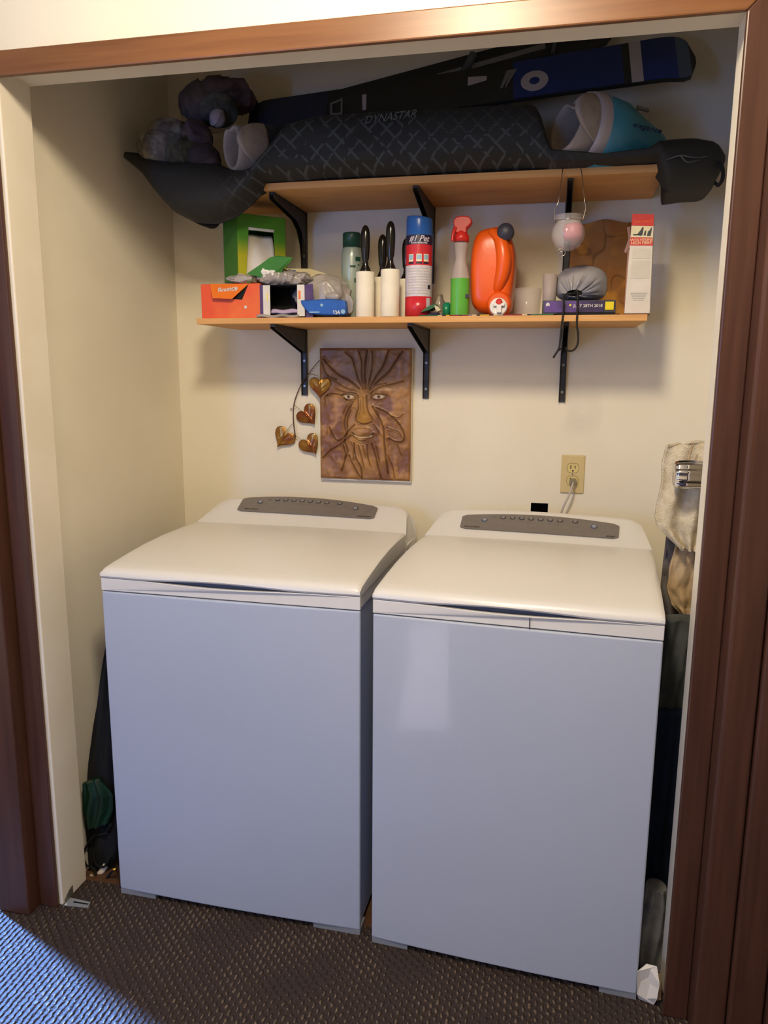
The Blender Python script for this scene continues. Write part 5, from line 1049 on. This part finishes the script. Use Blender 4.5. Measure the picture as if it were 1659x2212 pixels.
# ================================================================== HOOK, TOWELS AND THINGS BESIDE THE DRYER
yh = .15; hc = W(1484, 1025, yh); hr = .031
t = thing('towel_hook', 'chunky fluted chrome bar end sticking out from the right wall', 'towel bar', (XR, yh, hc.z)); hx = W(1458, 1025, yh).x
bm = NB(); NT = 64; rings = []
for x, k in ((hx-.004, .55), (hx-.003, .80), (hx, .93), (hx+.006, 1.0), (hx+.03, 1.04), (hx+.075, 1.0), (hx+.085, .80), (hx+.09, .62), (XR-.03, .60), (XR-.004, .60), (XR-.003, .9), (XR-.0005, .9)):
    rings.append([bm.verts.new((x, yh+hr*k*(1-.09*(math.cos(10*a) > .1)*1.0)*math.cos(a), hc.z+hr*k*(1-.09*(math.cos(10*a) > .1)*1.0)*math.sin(a))) for a in [2*PI*i/NT for i in range(NT)]])
for a, b in zip(rings, rings[1:]):
    for i in range(NT): f = bm.faces.new((a[i], a[(i+1) % NT], b[(i+1) % NT], b[i])); f.smooth = True
bm.faces.new(rings[0]); bm.faces.new(rings[-1][::-1]); finish('bar_end', bm, M['chrome'], t)
def drape(name, label, cat, outl, y, depth, m, folds, thick=.006, nx=44, nz=60, extra=None):
    t = thing(name, label, cat, (W(*outl[-1][:2], y)[0], y, W(outl[-1][0], outl[-1][1], y).z))
    bm = NB()   # outl rows: (uL, vL, uR, vR)
    def fn(a, b):
        k = b*(len(outl)-1); i = min(int(k), len(outl)-2); f = k-i; o = [outl[i][q]*(1-f)+outl[i+1][q]*f for q in range(4)]
        u, v = o[0]+(o[2]-o[0])*a, o[1]+(o[3]-o[1])*a; yy = y+depth*math.sin(folds*PI*a+1.7*b)*(.25+.75*b)+.006*noise.noise(Vector((a*5, b*7, y*9))); p = W(u, v, y); return Vector((min(p.x, XR-.004), yy, p.z))
    gridsurf(bm, nx, nz, fn); o = finish('cloth', bm, m, t); so = o.modifiers.new('t', 'SOLIDIFY'); so.thickness = thick; so.offset = 1
    return t
tw = drape('hand_towel', 'cream textured towel hanging from the chrome bar end by the right wall', 'towel', [(1452, 962, 1560, 950), (1440, 966, 1562, 960), (1433, 1000, 1560, 1000), (1432, 1040, 1560, 1040), (1423, 1080, 1550, 1090), (1417, 1115, 1540, 1130), (1420, 1135, 1530, 1160), (1440, 1160, 1520, 1188), (1466, 1184, 1505, 1193)], yh+.045, .012, M['towel'], 5)
bm = NB(); tube(bm, [W(1499, 958, yh+.02), W(1494, 970, yh+.015), W(1489, 985, yh+.012), W(1486, 1000, yh+.012)], .0018, 6); finish('hanging_loop', bm, M['beige'], tw)
drape('dust_cloth', 'beige cotton cloth hanging below the cream towel beside the dryer', 'cloth', [(1461, 1172, 1520, 1175), (1452, 1215, 1515, 1215), (1441, 1270, 1510, 1270), (1452, 1308, 1508, 1315), (1470, 1328, 1500, 1336)], yh+.075, .007, M['beige'], 3)
drape('grey_rag', 'grey felt rag hanging behind the beige cloth beside the dryer', 'cloth', [(1440, 1150, 1490, 1150), (1434, 1200, 1490, 1200), (1428, 1260, 1490, 1260), (1424, 1350, 1490, 1350)], yh+.15, .008, M['greyrag'], 3)
def hang(name, label, cat, pts, y, thick, m, seed=0, z0=None):     # a bulky soft thing filling a gap: outline pushed back, surface broken by folds
    P = [W(u, v, y) for u, v in pts]; n = len(P)//2; L_, R_ = P[:n], P[n:][::-1]; zmin = min(p.z for p in P); t = thing(name, label, cat, (P[n-1].x, y, max(0, zmin))); bm = NB()
    def fn(a, b):
        k = b*(n-1); i = min(int(k), n-2); f = k-i; l = L_[i].lerp(L_[i+1], f); r = R_[i].lerp(R_[i+1], f); p = l.lerp(r, (1-math.cos(PI*a))/2 if a <= 1 else 1)
        th = math.sin(PI*a); yy = y-.4*thick*th+.010*noise.noise(Vector((p.x*30+seed, p.z*9, seed)))*1.0+.006*math.sin(22*a+5*b+seed)*th; return Vector((max(p.x, XL+.004), yy, max(.001, p.z)))
    def bk(a, b): q = fn(a, b); return Vector((q.x, y+.6*thick*math.sin(PI*a)+.001, q.z))
    NU, NV = 22, 60; F = [[bm.verts.new(fn(i/(NU-1), j/(NV-1))) for j in range(NV)] for i in range(NU)]; B = [[F[i][j] if i in (0, NU-1) else bm.verts.new(bk(i/(NU-1), j/(NV-1))) for j in range(NV)] for i in range(NU)]
    for i in range(NU-1):
        for j in range(NV-1):
            for S_ in (F, B):
                q = [S_[i][j], S_[i+1][j], S_[i+1][j+1], S_[i][j+1]]
                try: f = bm.faces.new(q); f.smooth = True
                except ValueError: pass
        for j in (0, NV-1):
            q = []
            for v in (F[i][j], F[i+1][j], B[i+1][j], B[i][j]):
                if v not in q: q.append(v)
            if len(q) > 2: bm.faces.new(q)
    finish('body', bm, m, t); return t
# right gap, front to back between dryer and wall
hang('slate_jacket', 'dark slate cloth bundle stuffed in the gap right of the dryer, below the towels', 'cloth bundle', [(1427, 1335), (1425, 1400), (1420, 1480), (1412, 1570), (1480, 1570), (1492, 1480), (1502, 1400), (1520, 1335)], .17, .05, M['slate'], 3)
hang('navy_bag', 'navy blue cloth bag standing upright in the gap right of the dryer', 'bag', [(1410, 1530), (1405, 1650), (1395, 1780), (1380, 1960), (1370, 2080), (1455, 2080), (1465, 1960), (1478, 1780), (1482, 1650), (1490, 1530)], .15, .06, M['navy'], 6)
hang('grey_plastic_sack', 'crumpled smoky grey plastic sack low in the gap right of the dryer', 'plastic bag', [(1395, 1912), (1385, 1950), (1376, 2000), (1372, 2050), (1378, 2095), (1440, 2095), (1450, 2050), (1452, 2000), (1452, 1950), (1440, 1918)], .055, .05, mat('smoky_plastic', '#8a8a8a', .2, c2='#6b6d70', nscale=14, bump=.4, bscale=40), 9)
t = thing('paper_tag', 'crumpled white paper scrap on the carpet at the dryer\'s right front corner', 'paper', WZ(1400, 2178, 0.0))
yq = -.066; bm = NB(); P = [(1377, 2099), (1398, 2091), (1420, 2093), (1424, 2120), (1418, 2150), (1412, 2176), (1380, 2183), (1376, 2150)]
prism(bm, [Vector((W(u, v, yq).x, yq+.012*math.sin(i*1.3), max(.0008, W(u, v, yq).z))) for i, (u, v) in enumerate(P)], (0, .0015, 0)); finish('paper', bm, M['tissue'], t)
bm = NB(); P = [(1420, 2102), (1428, 2106), (1428, 2160), (1412, 2162), (1417, 2140)]; prism(bm, [Vector((W(u, v, yq+.012).x, yq+.012, max(.0008, W(u, v, yq+.012).z))) for u, v in P], (0, .0015, 0)); finish('beige_corner', bm, M['beige'], t)
# left gap
hang('black_garment_bag', 'black fabric bag standing in the dark gap left of the washer', 'bag', [(232, 1372), (222, 1440), (206, 1540), (193, 1640), (186, 1700), (180, 1770), (182, 1830), (196, 1880), (232, 1885), (262, 1835), (262, 1770), (262, 1700), (262, 1640), (262, 1540), (262, 1440), (262, 1372)], .080, .03, M['dark_cloth'], 2)
hang('green_plastic_bag', 'dark green plastic bag wedged low in the gap left of the washer', 'plastic bag', [(178, 1692), (180, 1720), (182, 1755), (190, 1790), (232, 1780), (244, 1750), (243, 1720), (215, 1680)], .050, .02, M['greenbag'], 7)
t = thing('coiled_cable', 'black coiled cable with brass tip hanging down left of the washer', 'cable', WZ(205, 1915, 0.0)); yb = .060
bm = NB(); tube(bm, [W(232, 1800, yb), W(205, 1806, yb), W(190, 1822, yb), W(181, 1845, yb), W(186, 1868, yb), W(203, 1876, yb), W(208, 1895, yb-.01), W(214, 1908, yb-.01), W(226, 1902, yb-.012), W(240, 1885, yb-.015), W(247, 1879, yb-.018)], .0032, 8); tube(bm, [W(240, 1780, yb), W(222, 1810, yb+.01), W(205, 1838, yb+.005), W(206, 1865, yb), W(225, 1872, yb), W(238, 1850, yb)], .0032, 8); finish('cable', bm, M['dark_cloth'], t)
q = W(248, 1878, yb-.02); bm = NB(); lathe(bm, [(.003, -.006), (.0055, -.005), (.006, 0), (.0045, .006)], q, 16, 'X'); finish('brass_tip', bm, M['brass'], t)
t = thing('paper_label', 'small white plastic label lying on the floor in the left gap', 'label', WZ(198, 1908, 0.0))
bm = NB(); prism(bm, [W(196, 1888, .045), W(201, 1893, .045), W(202, 1906, .045), W(193, 1908, .045), W(184, 1908, .045), W(185, 1903, .045)], (0, .002, 0)); bm.transform(Matrix.Translation((0, 0, .0))); finish('label_body', bm, M['white'], t)
t = thing('paper_roll', 'rolled grey-white paper slanting out of the left gap beside the washer', 'paper roll', WZ(212, 1905, 0.0))
bm = NB(); tube(bm, [W(230, 1868, .075), W(209, 1896, .060)], .0085, 14, n=1); finish('roll', bm, M['tissue'], t)
# metal floor guide by the left jamb
t = thing('floor_guide', 'small grey metal floor guide bracket on the carpet at the left jamb', 'bracket', WZ(160, 1948, 0.0))
g0, g1, g2, g3 = WZ(137, 1957, 0.0), WZ(190, 1962, 0.0), WZ(196, 1950, 0.0), WZ(150, 1940, 0.0)
bm = NB(); prism(bm, [p+Vector((0, 0, .0006)) for p in (g0, g1, g2, g3)], (0, 0, .0016)); finish('base_plate', bm, M['footg'], t)
bm = NB(); prism(bm, [p+Vector((0, 0, .0024)) for p in (g0.lerp(g1, .3).lerp(g3.lerp(g2, .3), .45), g0.lerp(g1, .95).lerp(g3.lerp(g2, .95), .45), g0.lerp(g1, .95).lerp(g3.lerp(g2, .95), .65), g0.lerp(g1, .3).lerp(g3.lerp(g2, .3), .65))], (0, 0, .0003)); finish('slot', bm, M['black'], t)
bm = NB(); prism(bm, [Vector((XJL+.0008, -.070, .001)), Vector((XJL+.0008, -.035, .001)), Vector((XJL+.0008, -.035, .030)), Vector((XJL+.0008, -.050, .026)), Vector((XJL+.0008, -.070, .012))], (.0016, 0, 0)); finish('upright_tab', bm, M['buckle'], t)
bm = NB(); lathe(bm, [(.0035, 0), (.0028, .002)], WZ(143, 1956, 0.0)+Vector((0, 0, .0022)), 12); finish('screw', bm, M['white'], t)
